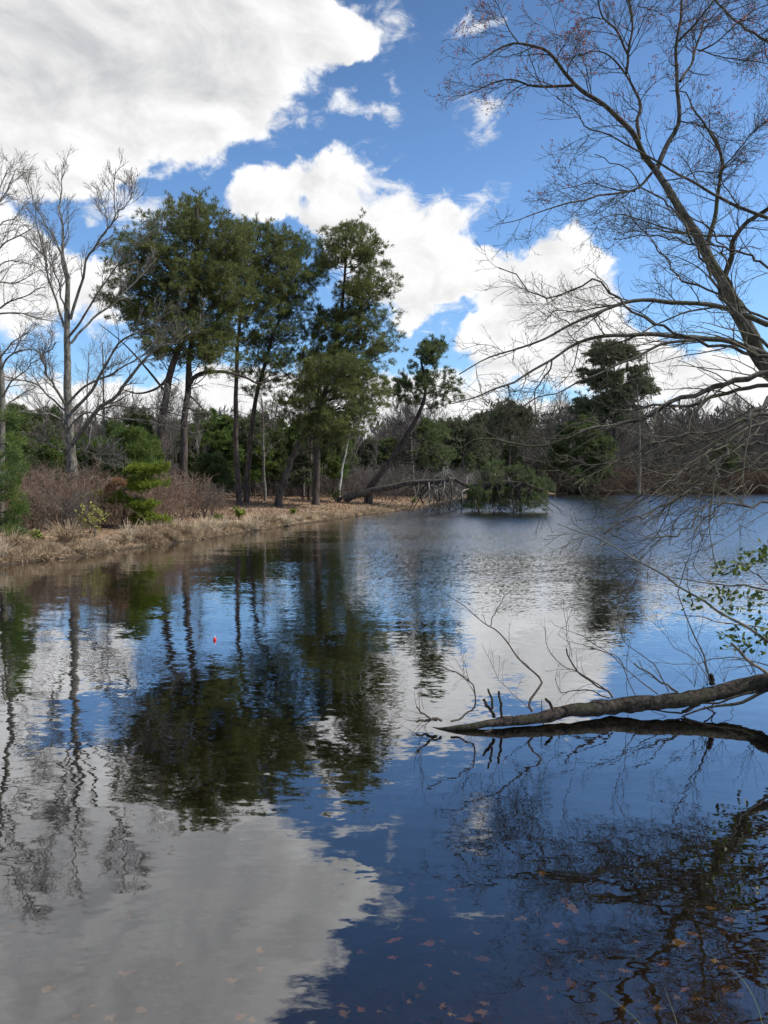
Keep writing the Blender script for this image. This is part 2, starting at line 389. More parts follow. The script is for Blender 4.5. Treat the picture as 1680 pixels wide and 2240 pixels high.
def grow(P, R, n, t0, t1, ang, L, K=6, rs=.6, up=0.0, wig=.12, grav=0.0, rmax=1., rmin=.0015, taper=.35, tip=.55, flat=0., dens=None, lvar=.3, planar=None):
    """children on every branch. L absolute metres"""
    N = P.shape[0]
    t = t0 + (t1-t0)*((np.arange(n)[None] + rng.uniform(0, 1, (N, n)))/n)
    pos = at(P, t); r = at(R, t); T = norm(np.gradient(P, axis=1)); T = norm(at(T, t))
    rn = rng.normal(size=T.shape)
    if flat: rn[..., 2] *= (1-flat)
    perp = norm(rn - (rn*T).sum(-1, keepdims=True)*T)
    a = ang*rng.uniform(.7, 1.25, t.shape)[..., None]
    d = norm(np.cos(a)*T + np.sin(a)*perp + np.array([0, 0, up]))
    ln = L*(1 - (1-tip)*(t-t0)/max(t1-t0, 1e-6))*rng.uniform(1-lvar, 1+lvar, t.shape)
    M_ = N*n; pos = pos.reshape(M_, 3); d = d.reshape(M_, 3); ln = ln.reshape(M_); r0 = np.clip(r.reshape(M_)*rs, rmin, rmax)
    if dens is not None:
        k = dens(pos); pos, d, ln, r0 = pos[k], d[k], ln[k], r0[k]; M_ = len(pos)
    out = np.zeros((M_, K, 3)); out[:, 0] = pos
    bend = rng.normal(size=(M_, 3))*wig
    for i in range(1, K):
        out[:, i] = out[:, i-1] + d*(ln/(K-1))[:, None]
        d = norm(d + bend*.6 + wig*rng.normal(size=(M_, 3)) + np.array([0, 0, grav]))
    Rr = r0[:, None]*(1 - (1-taper)*np.linspace(0, 1, K)[None]); Rr = np.maximum(Rr, rmin*.7)
    return out, Rr

# ------------------------------------------------------------------ terrain
shore_px = [(-350,1262),(-150,1240),(0,1222),(80,1212),(160,1205),(250,1190),(340,1178),(430,1166),(500,1156),(580,1143),(660,1131),(740,1120),(800,1112),(860,1105),(905,1098),(925,1092)]
POND = [tuple(S(a, b)) for a, b in shore_px] + [(4.4,60),(8,72),(13,84),(20,92),(30,97),(45,99),(65,97),(78,80),(52,62),(32,42),(19,27),(12,18),(9.2,13),(7.4,10),(6.0,7.2),(4.2,4.7),
        (2.7,3.1),(1.4,2.42),(0,2.25),(-2,2.1),(-5,1.4),(-9,1.0),(-13,2),(-16,6),(-17,11)]
POND = np.array(POND)
pond_s = smooth_curve(np.concatenate([POND, POND[:1]]), 260)[:-1]
def sdist(x, y):
    """signed distance to the shoreline, positive on land"""
    p = np.stack([np.ravel(x), np.ravel(y)], 1); a = pond_s; b = np.roll(pond_s, -1, 0)
    best = np.full(len(p), 1e9); ins = np.zeros(len(p), bool)
    for i in range(len(a)):
        ab = b[i]-a[i]; t = np.clip(((p-a[i])@ab)/(ab@ab), 0, 1); q = a[i] + t[:, None]*ab
        best = np.minimum(best, ((p-q)**2).sum(1))
        c = ((a[i, 1] > p[:, 1]) != (b[i, 1] > p[:, 1]))
        if c.any():
            xi = a[i, 0] + (p[:, 1]-a[i, 1])/(b[i, 1]-a[i, 1]+1e-12)*ab[0]; ins ^= c & (p[:, 0] < xi)
    dd = np.sqrt(best); return np.where(ins, -dd, dd).reshape(np.shape(x))
def hn(x, y):
    return (np.sin(x*.9+1.3*np.sin(y*.5))*np.cos(y*.8+.7) + .5*np.sin(x*2.3+y*1.7) + .35*np.sin(x*4.1-y*3.3+1))*.5
def height(x, y):
    s = sdist(x, y); near = np.hypot(x, y) < 9
    land = .03 + .10*np.clip(s/.35, 0, 1) + .50*(1-np.exp(-np.maximum(s, 0)/2.6)) + .22*np.clip((s-4)/14, 0, 1) + .05*hn(x, y)*np.clip(s, 0, 1) + 1.2*np.clip((s-40)/200, 0, 1)
    land = np.where(near, .03 + .35*(1-np.exp(-np.maximum(s, 0)/.8)), land)
    wat = -.02 - np.where(near, .20, .40)*np.minimum(-s, 4.5) + .02*hn(x*1.7, y*1.3)*np.clip(-s*2, 0, 1)
    return np.where(s > 0, land, wat)
def gz(x, y): return float(height(np.array([x]), np.array([y]))[0])
def make_ground():
    def ax(lo, hi, step, a, b, n):
        l = lo - (np.geomspace(1, 1+(lo-a), n) - 1)[::-1]; r = hi + (np.geomspace(1, 1+(b-hi), n) - 1)
        return np.unique(np.round(np.concatenate([l, np.arange(lo, hi, step), r]), 4))
    xs = ax(-26, 26, .30, -700, 700, 34); ys = ax(-2, 64, .30, -200, 1200, 40)
    X, Y = np.meshgrid(xs, ys); Z = height(X, Y); nx, ny = len(xs), len(ys)
    i = np.arange(nx*ny).reshape(ny, nx); q = np.stack([i[:-1, :-1], i[:-1, 1:], i[1:, 1:], i[1:, :-1]], -1).reshape(-1, 4)
    A = Acc(); A.add(np.stack([X, Y, Z], -1).reshape(-1, 3), q); tag(A.build('ground', M['ground']), kind='structure')
    A = Acc(); g = 24; X, Y = np.meshgrid(np.linspace(-30, 100, g), np.linspace(-3, 112, g)); i = np.arange(g*g).reshape(g, g)
    A.add(np.stack([X, Y, X*0], -1).reshape(-1, 3), np.stack([i[:-1, :-1], i[:-1, 1:], i[1:, 1:], i[1:, :-1]], -1).reshape(-1, 4))
    tag(A.build('water', M['water']), kind='structure')
make_ground()

# ------------------------------------------------------------------ pines
def inside(pts, poly):
    poly = np.asarray(poly, float); a = poly; b = np.roll(poly, -1, 0); r = np.zeros(len(pts), bool)
    for i in range(len(a)):
        c = (a[i, 1] > pts[:, 1]) != (b[i, 1] > pts[:, 1])
        xi = a[i, 0] + (pts[:, 1]-a[i, 1])/(b[i, 1]-a[i, 1]+1e-12)*(b[i, 0]-a[i, 0]); r ^= c & (pts[:, 0] < xi)
    return r
def clump_points(poly, D, depth, n, rc):
    poly = np.asarray(poly, float); lo, hi = poly.min(0), poly.max(0); mpx = F/D; out = []; tries = 0
    cx, w = (lo[0]+hi[0])/2, (hi[0]-lo[0])/2
    while len(out) < n and tries < 60:
        c = rng.uniform(lo, hi, (200, 2)); c = c[inside(c, poly)]; tries += 1
        for q in c:
            k = 1 - min(1, abs(q[0]-cx)/w)**2
            dz = rng.uniform(-1, 1)*depth*math.sqrt(max(k, .12))
            p = W(q[0], q[1], D+dz)
            if all(((p-o)**2/np.array([1, 1, .22])).sum() > (rc*.95)**2 for o in out): out.append(p)
            if len(out) >= n: break
    return np.array(out)
def crown_from_clumps(pts, trunkP, trunkR, rc, tufts, blade, nb, wblade, base_t=None, sag=.12, rise=.45, limb_r=.03, tmin=.25, flatz=.36):
    """limbs from the trunk to every clump, twigs and needle bunches on them"""
    tz = trunkP[:, 2]; N = len(pts); K = 8; P = np.zeros((N, K, 3)); R = np.zeros((N, K))
    for i, c in enumerate(pts):
        d = np.linalg.norm(trunkP[:, :2]-c[:2], axis=1)
        if base_t is None:
            target = c[2] - rise*d*rng.uniform(.5, 1.2); cost = np.abs(tz-target) + .25*d
            cost[:int(len(tz)*tmin)] += 3
        else: cost = np.linalg.norm(trunkP-c, axis=1)
        j = int(np.argmin(cost)); p0 = trunkP[j]; L = np.linalg.norm(c-p0)
        m1 = p0 + (c-p0)*.45 + np.array([0, 0, -sag*L*rng.uniform(.2, 1.6)]) + rng.normal(size=3)*.08*L
        t = np.linspace(0, 1, K)[:, None]; P[i] = (1-t)**2*p0 + 2*t*(1-t)*m1 + t*t*c
        P[i, 1:-1] += rng.normal(size=(K-2, 3))*.025*L**.5
        r0 = min(limb_r*(.35+.28*L), trunkR[j]*.75); R[i] = r0*(1-.75*t[:, 0])
    s1 = grow(P, R, 6, .45, 1, .8, rc*1.1, 5, .6, up=.05, wig=.13, grav=.04, rmin=.006, tip=.8, flat=.75)
    s2 = grow(*s1, 4, .3, 1, .75, rc*.5, 4, .6, up=.12, wig=.13, rmin=.005, tip=.8, flat=.5)
    ends = np.concatenate([s1[0][:, -1], s2[0][:, -1], s2[0][:, 2]])
    e = rng.normal(size=(N*tufts, 3)); e = norm(e)*rng.uniform(.35, 1, (N*tufts, 1))**.6; e[:, 2] = np.abs(e[:, 2])*flatz - .06
    sz = rng.uniform(.65, 1.25, (N, 1, 1))
    extra = (pts[:, None, :] + e.reshape(N, tufts, 3)*rc*sz).reshape(-1, 3)
    pos = np.concatenate([ends, extra])
    ctr = np.concatenate([np.repeat(pts, 6, 0), np.repeat(np.repeat(pts, 6, 0), 4, 0), np.repeat(np.repeat(pts, 6, 0), 4, 0), np.repeat(pts, tufts, 0)])
    d = norm(norm(pos-ctr+1e-6)*.8 + np.array([0, 0, .55]) + rng.normal(size=pos.shape)*.25)
    return P, R, s1, s2, pos, d
def pine(name, label, cat, tr, D, r0, r1, polys, depth, n, rc=.76, tufts=20, needles='needles', blade=.22, nb=11, wb=.026, D1=None, group=None, dead=22, base=None, extra_limbs=(), ghost=None, barkm='pine_bark', tmin=.25, rise=.45):
    D1 = D if D1 is None else D1
    b = W(tr[0][0], tr[0][1], D); g0 = gz(b[0], b[1]); org = np.array([b[0], b[1], g0])
    P, R = limb(tr, D, D1, r0, r1, 34, power=.9, wig=.03)
    P = np.concatenate([[org - np.array([0, 0, .15])], P]); R = np.concatenate([[r0*1.35], R])
    if P[1, 2] < org[2]+.05: P[1, 2] = org[2]+.1
    t = thing(name, label, cat, org, group)
    A = Acc(); A.tubes(P, R, 10, .05)
    for ex in extra_limbs:
        eP, eR = limb(*ex); A.tubes(eP, eR, 8, .05)
    A.build('trunk', M[barkm], t, org)
    pts = np.concatenate([clump_points(pl, D if len(pl_) == 2 else pl_[2], depth, nn, rc) for pl_ in polys for pl, nn in [pl_[:2]]])
    lp, lr, s1, s2, pos, d = crown_from_clumps(pts, P, R, rc, tufts, blade, nb, wb, tmin=tmin, rise=rise)
    A = Acc(); A.tubes(lp, lr, 5); A.tubes(*s1, 4); A.tubes(*s2, 3)
    if dead:
        dl = grow(P[None], R[None], dead, .28, .75, 1.35, 1.7, 7, .18, wig=.14, grav=-.04, rmax=.03, rmin=.008); A.tubes(*dl, 4)
        d2 = grow(*dl, 5, .3, 1, .8, .6, 5, .6, wig=.18, rmin=.005); A.tubes(*d2, 3)
    A.build('branches', M['twig_dark'], t, org)
    A = Acc(); A.blades(pos, d, blade, wb, 1.0, nb); A.build('needles', M[needles], t, org, False)
    return t

def c_(f, l): return f(l)
pine('tall_pine', 'tall leaning pine with the broad round crown, nearest the pale bare tree', 'pine tree',
     [(338,1090),(342,1000),(353,890),(373,790),(396,726),(410,659),(423,592),(428,520),(425,450)], 36, .26, .06,
     [([(245,512),(290,492),(335,465),(380,442),(410,434),(440,440),(455,560),(450,690),(405,760),(340,772),(290,725),(198,665),(225,620),(250,560)], 94)], 2.6, 0,
     extra_limbs=[([(372,800),(345,835),(300,850),(255,838)], 36, 34, .09, .02, 16), ([(360,850),(320,800),(270,745),(215,700)], 36, 34.5, .07, .015, 16)])
pine('tall_pine', 'tall straight dark pine with a heavy side limb, second trunk from the pale bare tree', 'pine tree',
     [(397,1085),(397,1057),(398,960),(400,890),(408,790),(412,740),(418,680),(428,600),(440,520),(448,450)], 37, .23, .05,
     [([(405,436),(450,430),(485,452),(520,485),(548,520),(545,640),(510,740),(470,790),(420,780),(410,650)], 76)], 2.4, 0,
     extra_limbs=[([(404,835),(430,808),(480,803),(530,815),(560,828),(610,812)], 37, 38.5, .12, .03, 22), ([(405,850),(435,880),(460,930)], 37, 36, .05, .015, 12)])
pine('tall_pine', 'tall grey trunked pine standing between the heavy limbed pine and the twin behind it', 'pine tree',
     [(517,1088),(511,990),(509,890),(512,790),(514,728),(525,640),(545,560),(560,500)], 41, .18, .05,
     [([(520,492),(560,482),(600,490),(640,512),(665,545),(668,590),(640,640),(600,680),(560,760),(500,790),(480,700),(500,560)], 70)], 2.4, 0, dead=20)
pine('tall_pine', 'tall crooked pine whose upper trunk bends right, beside the grey trunked pine', 'pine tree',
     [(532,1090),(537,990),(546,907),(561,823),(587,735),(610,678),(627,612),(648,570)], 43, .19, .05,
     [([(605,555),(650,532),(680,560),(690,592),(670,660),(640,720),(615,790),(560,840),(520,850),(535,780),(590,690)], 50)], 2.2, 0, needles='needles_deep', dead=16)
pine('leaning_pine', 'shorter pine with a slanting trunk and dense low green crown', 'pine tree',
     [(601,1077),(617,1030),(632,990),(651,943),(667,913),(690,870),(710,820)], 41, .22, .07,
     [([(605,800),(660,762),(720,758),(790,785),(838,850),(838,905),(780,935),(720,965),(650,935),(600,885),(560,860)], 72)], 2.6, 0, rc=.75, dead=8)
pine('tall_pine', 'tall thick trunked pine with a pointed open crown, tallest at the right of the grove', 'pine tree',
     [(682,1083),(684,1000),(686,923),(700,850),(727,762),(732,695),(742,640),(749,545),(747,485)], 44, .24, .05,
     [([(685,522),(720,492),(745,476),(790,482),(820,525),(858,570),(860,600),(848,632),(815,642),(760,640),(700,640),(700,600),(682,560)], 52),
      ([(650,690),(700,655),(780,645),(850,662),(875,690),(852,722),(872,765),(840,790),(780,800),(700,780),(655,740)], 58),
      ([(620,740),(700,790),(800,800),(850,840),(835,880),(760,830),(640,800)], 22)], 2.4, 0, rc=.68, dead=10)
pine('leaning_pine', 'leaning pine with a small tufted top and bare slanting trunk by the fallen pine', 'pine tree',
     [(796,1058),(828,1017),(852,983),(874,950),(904,897),(917,857),(919,822),(910,778),(920,755),(936,738)], 48, .24, .05,
     [([(905,752),(935,726),(962,745),(968,772),(940,780),(905,772)], 12), ([(872,790),(905,775),(950,785),(1000,812),(1003,850),(985,880),(940,890),(880,870),(850,822)], 24),
      ([(930,930),(955,920),(985,960),(985,1005),(955,990)], 8), ([(840,810),(860,800),(865,870),(835,850)], 5)], 1.6, 0, rc=.5, tufts=13, dead=8, needles='needles_deep',
     extra_limbs=[([(884,938),(905,950),(925,975),(955,992),(975,1005)], 48, 47, .07, .02, 14)])

# ------------------------------------------------------------------ fallen pine arching over the bank
def fallen_pine():
    px = C4([(810,862),(950,820),(1120,782),(1300,755),(1450,748)]) + C11([(350,285),(420,290),(500,340),(700,335),(880,305),(1050,330),(1180,380)])
    P, R = limb(px, 47.5, 44, .26, .05, 44, wig=.02, power=.8); org = np.array([P[0, 0], P[0, 1], gz(P[0, 0], P[0, 1])])
    t = thing('fallen_pine', 'fallen dark pine arching from the bank with its green crown in the water', 'fallen tree', org)
    A = Acc(); A.tubes(P, R, 12, .06); rp = P[0]
    roots = [np.array([rp + np.array([-.15, 0, .0]) + norm(np.array([-1, rng.normal()*.8, rng.normal()*.7]))*s for s in np.linspace(0, rng.uniform(.4, .9), 5)]) for _ in range(9)]
    A.tubes(np.array(roots), np.tile(np.linspace(.07, .015, 5), (9, 1)), 5)
    A.build('trunk', M['fallen_bark'], t, org)
    A = Acc()
    # dead snags hanging to the water
    sn = []
    for a in ([(155,310),(175,380),(165,495)], [(300,300),(290,380),(290,460)], [(365,310),(355,420),(375,520)], [(400,330),(420,400),(440,440)], [(640,330),(610,380),(590,470)],
              [(500,320),(510,280),(540,285)], [(340,275),(350,230),(345,215)], [(770,350),(790,430),(750,510),(790,545)], [(820,360),(880,430),(910,540)], [(560,360),(470,400),(460,480)],
              [(280,270),(280,220),(285,180)], [(440,440),(320,500),(210,545)], [(540,480),(420,540),(300,550)], [(900,310),(1000,400),(1060,500)], [(1000,340),(1090,420),(1130,500)],
              [(650,330),(680,230),(710,140)], [(760,320),(770,240),(765,190)], [(880,300),(875,260),(880,230)], [(180,340),(230,360),(240,410)], [(640,350),(620,420),(600,540)]):
        Pq, Rq = limb(C11([(q[0], q[1]+(22 if q[1] > 480 else 0)) for q in a]), 45.2+rng.normal()*.3, 44.8+rng.normal()*.6, .06, .03, 10, wig=.04); Pq[:, 2] = np.maximum(Pq[:, 2], -.15); sn.append((Pq, Rq))
    sn = stack(sn, 8); A.tubes(*sn, 5)
    dk = []
    for _ in range(44):
        j = rng.randint(16, 40); q0 = P[j]; e = q0 + np.array([rng.normal()*1.1+.3, rng.normal()*1.0, -q0[2]-.05]); m = (q0+e)/2 + np.array([rng.normal()*.3, rng.normal()*.3, rng.uniform(0, .5)])
        dk.append(smooth_curve([q0, m, e], 8))
    k1 = grow(*sn, 6, .2, 1, .9, .8, 6, .6, wig=.2, grav=-.08, rmin=.012); A.tubes(*k1, 4)
    k2 = grow(*k1, 4, .2, 1, .9, .4, 4, .6, wig=.2, rmin=.009); A.tubes(*k2, 3)
    A.build('broken_limbs', M['snag'], t, org)
    pts = np.concatenate([clump_points(C11(pl), 45.8, 2.2, n, .42) for pl, n in [
        ([(650,190),(700,115),(790,135),(830,240),(790,300),(680,270)], 7), ([(830,215),(930,180),(1100,205),(1230,270),(1285,345),(1250,480),(1190,500),(1130,420),(1000,330),(870,280)], 27),
        ([(560,360),(620,340),(660,420),(640,530),(560,540),(540,460)], 8), ([(440,420),(700,380),(760,560),(500,565)], 9), ([(680,360),(900,330),(1180,400),(1260,510),(1150,585),(850,585),(700,500)], 34)]])
    lp, lr, s1, s2, pos, d = crown_from_clumps(pts, P[26:], R[26:], .42, 8, .2, 9, .03, base_t=1, sag=-.1, limb_r=.03, flatz=.5)
    A = Acc(); A.tubes(lp, lr, 5); A.tubes(*s1, 4); A.tubes(*s2, 3); dk = np.array(dk); dr = np.tile(np.linspace(.05, .02, 8), (len(dk), 1)); A.tubes(dk, dr, 5); dg = grow(dk, dr, 7, .2, 1, .9, .7, 5, .5, wig=.2, rmin=.01); A.tubes(*dg, 4); A.build('branches', M['twig_dark'], t, org)
    keep = pos[:, 2] > -.02; A = Acc(); A.blades(pos[keep], d[keep], .19, .026, 1., 8); A.build('needles', M['needles_deep'], t, org, False)
fallen_pine()

# ------------------------------------------------------------------ bare trees (traced limbs + grown twigs)
def bare_tree(name, label, cat, trunk, limbs, levels, bark_, twig_, org, group=None, keepz=None, sides=8, trough=.05):
    t = thing(name, label, cat, org, group)
    A = Acc()
    for P, R in trunk: A.tubes(P, R, 14, trough)
    A.build('trunk', M[bark_], t, org)
    A = Acc(); [A.tubes(P, R, sides, trough) for P, R in limbs]; A.build('limbs', M[bark_], t, org)
    A = Acc(); cur = stack(limbs, 16); allb = []
    for i, kw in enumerate(levels):
        cur = grow(*cur, **kw); A.tubes(*cur, 5 if i == 0 else (4 if i == 1 else 3)); allb.append(cur)
    A.build('twigs', M[twig_], t, org)
    return t, allb

def sycamore():
    D = 28
    base = W(156, 1040, D); org = np.array([base[0], base[1], gz(base[0], base[1])])
    tp = [(160,1085),(158,1033),(152,957),(146,850),(146,790),(145,743),(145,676),(147,599)]
    trunk = [limb(tp, D, D, .23, .085, 30, power=.75)]
    trunk[0][0][0, 2] = org[2]-.1
    L = []
    def l(px, r0, r1, d1): L.append(limb(px, D, D+d1, r0*.82, r1*.9, 22, wig=.045))
    l([(147,599),(138,559),(135,512),(133,466),(128,436),(138,366)], .075, .015, .5)
    l([(152,690),(160,656),(180,599),(192,556),(213,519),(245,479),(248,443),(252,362)], .075, .012, -1)
    l([(245,479),(265,450),(283,426),(284,400)], .03, .01, -.6)
    l([(213,519),(232,495),(225,450),(216,420)], .03, .01, .6)
    l([(143,719),(133,689),(117,646),(103,576),(97,545),(80,479)], .06, .025, .9)
    l([(103,576),(96,552),(88,539)], .03, .02, 0)
    l([(143,690),(133,636),(117,583),(107,526)], .045, .02, -1.2)
    l([(145,620),(130,542),(115,509),(100,486),(73,443),(66,400)], .05, .012, -.8)
    l([(150,726),(187,676),(217,629),(257,573),(300,530),(330,500)], .06, .012, -2)
    l([(153,742),(177,716),(207,686),(253,646),(302,602),(335,560)], .06, .012, 1.4)
    l([(155,862),(187,833),(220,817),(273,790),(300,775),(333,753),(380,730)], .06, .012, -1.5)
    l([(155,890),(187,857),(213,817),(230,790),(267,736),(333,699),(400,660)], .08, .012, -2.5)
    l([(147,970),(173,933),(207,887),(253,847),(283,817),(333,755),(400,735),(440,700)], .13, .015, -3)
    l([(207,887),(240,878),(260,877),(300,883),(350,880),(410,890)], .045, .01, -2)
    l([(155,915),(187,893),(233,903),(283,903),(333,913),(400,925)], .045, .012, -3)
    l([(147,883),(130,853),(100,813),(97,790),(93,769),(118,742)], .07, .02, -1.5)
    l([(147,893),(107,857),(77,828),(33,820),(0,810),(-40,790)], .05, .012, -1.5)
    l([(147,935),(133,910),(103,897),(53,888),(0,883),(-50,870)], .055, .012, -2.5)
    l([(146,985),(125,970),(90,945)], .04, .01, -1)
    l([(160,1010),(195,990),(240,1000)], .03, .01, -1)
    l([(200,900),(190,960),(187,975),(210,990),(242,1003)], .03, .012, -2)
    t, b = bare_tree('bare_tree', 'pale grey leafless tree with many upswept limbs on the bank', 'tree', trunk, L,
        [dict(n=13, t0=.25, t1=1, ang=.65, L=1.15, K=7, rs=.45, up=.35, wig=.10, grav=.04, rmin=.009),
         dict(n=6, t0=.2, t1=1, ang=.6, L=.50, K=5, rs=.6, up=.25, wig=.10, grav=.04, rmin=.007),
         dict(n=3, t0=.3, t1=1, ang=.6, L=.22, K=4, rs=.6, up=.2, wig=.1, rmin=.006)], 'pale_bark', 'twig_pale', org)
sycamore()

def edge_tree():
    D = 22; b = W(-14, 1040, D); org = np.array([b[0], b[1], gz(b[0], b[1])])
    trunk = [limb([(2,1120),(3,1000),(5,880),(0,780),(-25,620),(-40,460)], D, D, .11, .04, 26)]; trunk[0][0][0, 2] = org[2]-.1
    L = []
    for px, d1 in (([(-30,560)]+C1([(0,480),(100,430),(200,310)]), 1), ([(-30,620)]+C1([(0,620),(120,560),(240,500)]), -1), ([(-30,660)]+C1([(0,740),(150,730),(300,790)]), 1.5),
                   ([(-25,700)]+C1([(0,1010),(150,950),(300,880)]), -1), ([(-20,690)]+C1([(0,1050),(150,1060),(330,1110)]), .5), ([(-5,780)]+C1([(20,1320),(100,1230),(170,1170)]), -1),
                   ([(-40,480)]+C1([(0,330),(60,210),(110,110)]), .5), ([(-40,500)]+C1([(0,250),(50,150),(80,80)]), 1.5), ([(-30,600)]+C1([(0,850),(150,840),(260,770)]), 2),
                   ([(2,800)]+C1([(60,1330),(200,1290),(300,1340)]), -1.2), ([(5,860)]+C3([(60,120),(130,60),(230,-40)]), -1), ([(3,900)]+C3([(60,230),(160,180),(260,130)]), 1)):
        L.append(limb(px, D, D+d1, .032, .010, 16, wig=.03))
    bare_tree('bare_tree', 'fine twigged leafless tree cut by the left edge of the photo', 'tree', trunk, L,
        [dict(n=8, t0=.2, t1=1, ang=.6, L=1.0, K=7, rs=.5, up=0, wig=.12, grav=-.03, rmin=.006, flat=.3),
         dict(n=7, t0=.15, t1=1, ang=.6, L=.55, K=5, rs=.6, up=.05, wig=.12, grav=-.02, rmin=.005),
         dict(n=3, t0=.2, t1=1, ang=.6, L=.25, K=4, rs=.6, wig=.1, rmin=.004)], 'grey_bark', 'twig_grey', org)
edge_tree()

def maple():
    org = np.array([9.6, 12.7, gz(9.6, 12.7)]); T = []; L = []
    tp = [W(*p, 13.4+.0*i) for i, p in enumerate(C6([(1659,470),(1560,290),(1440,50)]))] + [W(*p, d) for p, d in zip(C5([(1440,1420),(1380,1340),(1310,1200),(1220,1060),(1120,900),(1085,850)]), (13.7,13.9,14.1,14.4,14.8,15))]
    P = smooth_curve([org-np.array([0, 0, .2]), org+np.array([-.25, .1, 1.2]), org+np.array([-1.1, .3, 2.6])] + tp, 50)
    R = np.interp(np.linspace(0, 1, 50), [0, .1, .45, .7, 1], [.34, .245, .16, .102, .062]); T.append((P, R))
    def l(px, D0, D1, r0, r1, K=20): L.append(limb(px, D0, D1, r0, r1, K, wig=.012))
    l(C5([(1085,850),(1030,780),(990,690),(900,590),(830,520),(740,470),(680,425),(640,380),(580,290),(520,240),(400,215),(330,235),(250,280),(160,330)]), 15, 13.5, .062, .008, 34)
    l(C5([(680,430),(560,435),(460,430),(380,405),(300,410),(200,450),(90,500)]), 14.4, 15.2, .028, .006)
    l(C5([(400,215),(340,130),(290,20),(260,-60)]), 13.8, 13.6, .012, .005)
    l(C5([(1010,700),(1000,600),(1020,540),(980,450),(940,380),(880,300),(820,265),(740,260),(640,300)]), 14.9, 16, .04, .007)
    l(C5([(945,370),(955,280),(970,170),(965,60),(940,-20),(900,-120)]), 15.3, 15.5, .03, .012)
    l(C5([(955,280),(890,150),(830,90),(800,0),(760,-90)]), 15.4, 14.4, .026, .01)
    l(C5([(830,95),(740,100),(640,180),(560,170)]), 14.9, 14.2, .012, .005)
    l(C5([(1100,850),(1140,750),(1200,640),(1210,560),(1200,420),(1200,220),(1225,0),(1240,-150)]), 15, 16, .052, .02, 26)
    l(C5([(1205,210),(1300,110),(1390,0),(1450,-80)]), 15.8, 15, .026, .01)
    l(C5([(1215,410),(1270,320),(1300,230),(1340,100),(1390,-30)]), 15.6, 16.6, .03, .012)
    l(C5([(1310,260),(1400,210),(1510,110),(1620,40),(1720,0)]), 16, 15.4, .018, .008)
    l(C5([(1210,610),(1330,635),(1440,700),(1540,700)]), 15.3, 14.2, .015, .006)
    l(C5([(1350,1240),(1390,1100),(1400,1000),(1430,830),(1410,750),(1350,650),(1290,560),(1240,470),(1160,460)]), 14.1, 15.4, .05, .010, 26)
    l(C5([(1400,900),(1470,800),(1560,690),(1659,600)]), 14.6, 14, .018, .006)
    l(C5([(1440,1400),(1470,1300),(1490,1200),(1560,1120),(1659,1050),(1760,960)]), 13.8, 13, .055, .03)
    l(C5([(1490,1190),(1360,1185),(1180,1170),(1050,1150),(900,1180)]), 13.5, 13, .022, .006)
    l(C5([(1075,870),(1000,950),(900,975),(800,985),(740,1010),(620,1030),(500,1070),(400,1110),(300,1130)]), 14.9, 13.5, .028, .006, 24)
    l(C5([(990,965),(850,950),(780,920),(680,940),(600,960)]), 14.7, 15.4, .016, .005)
    l(C5([(1130,910),(1220,900),(1290,870),(1400,870)]), 14.7, 14, .015, .006)
    l(C5([(1310,1190),(1150,1150),(1000,1100),(880,1080),(760,1140)]), 14.1, 13, .018, .006)
    l(C5([(1000,30),(1100,60),(1180,100)]), 15, 15.5, .01, .005)
    l(C5([(1385,-10),(1440,60),(1540,140),(1659,210)]), 12.6, 12, .016, .02)
    l(C5([(1300,250),(1450,290),(1659,320)]), 15.6, 14.5, .014, .008)
    # heavy horizontals
    l(C6([(1659,255),(1540,205),(1400,160),(1200,140),(1050,130),(920,150),(780,205),(650,260),(540,320),(400,370),(240,420),(100,500)]), 13.1, 11, .05, .008, 32)
    l(C6([(1720,450),(1659,410),(1560,370),(1440,330),(1300,325),(1100,300),(950,305),(780,320),(680,360),(570,430),(450,500),(370,550),(290,570),(180,620),(60,650)]), 12.8, 10.5, .055, .008, 36)
    l(C6([(1300,330),(1130,350),(960,430),(830,490),(700,550),(600,600),(500,620),(400,680)]), 12, 10.8, .028, .006)
    l(C6([(920,150),(800,170),(690,190),(600,180),(520,200)]), 12.3, 12.6, .016, .005)
    l(C6([(1400,165),(1250,190),(1100,250),(950,330),(800,345),(650,330)]), 12.9, 11.8, .018, .005)
    l(C6([(570,430),(560,480),(500,560),(480,640),(490,720),(480,850)]), 11.4, 11, .014, .004)
    l(C6([(350,560),(350,640),(330,700),(330,760)]), 10.9, 10.8, .01, .004)
    l(C5([(1659,1100),(1500,1040),(1400,980),(1280,910),(1130,830),(1000,760),(880,690),(760,640),(690,560),(600,500)]), 10.5, 11, .026, .006, 26)
    lv = [dict(n=12, t0=.10, t1=1, ang=.75, L=.92, K=8, rs=.45, up=.0, wig=.12, grav=.0, rmin=.0045, rmax=.012, flat=.3, tip=.6),
          dict(n=7, t0=.12, t1=1, ang=.75, L=.50, K=6, rs=.6, up=.08, wig=.14, grav=.03, rmin=.0036),
          dict(n=3, t0=.2, t1=1, ang=.8, L=.19, K=4, rs=.6, up=.15, wig=.16, grav=.08, rmin=.0032)]
    t, b = bare_tree('maple_tree', 'large leafless tree leaning in from the right with mossy dark limbs and red buds', 'tree', T, L, lv, 'maple_bark', 'twig_olive', org)
    tips = b[2][0][:, -1]; k = (tips[:, 2] > 6.0) & (rng.uniform(size=len(tips)) < np.clip((tips[:, 2]-7.5)/12, .01, .28)*np.where(tips[:, 0] < 4.2, 1.5, .8)); tips = tips[k]
    A = Acc(); bp = np.repeat(tips, 3, 0) + rng.normal(size=(len(tips)*3, 3))*.022
    A.blades(bp, norm(rng.normal(size=bp.shape)), .032, .019, 1., 3); A.build('buds', M['buds'], [c for c in t.children if c.name.startswith('twigs')][0], org)
maple()

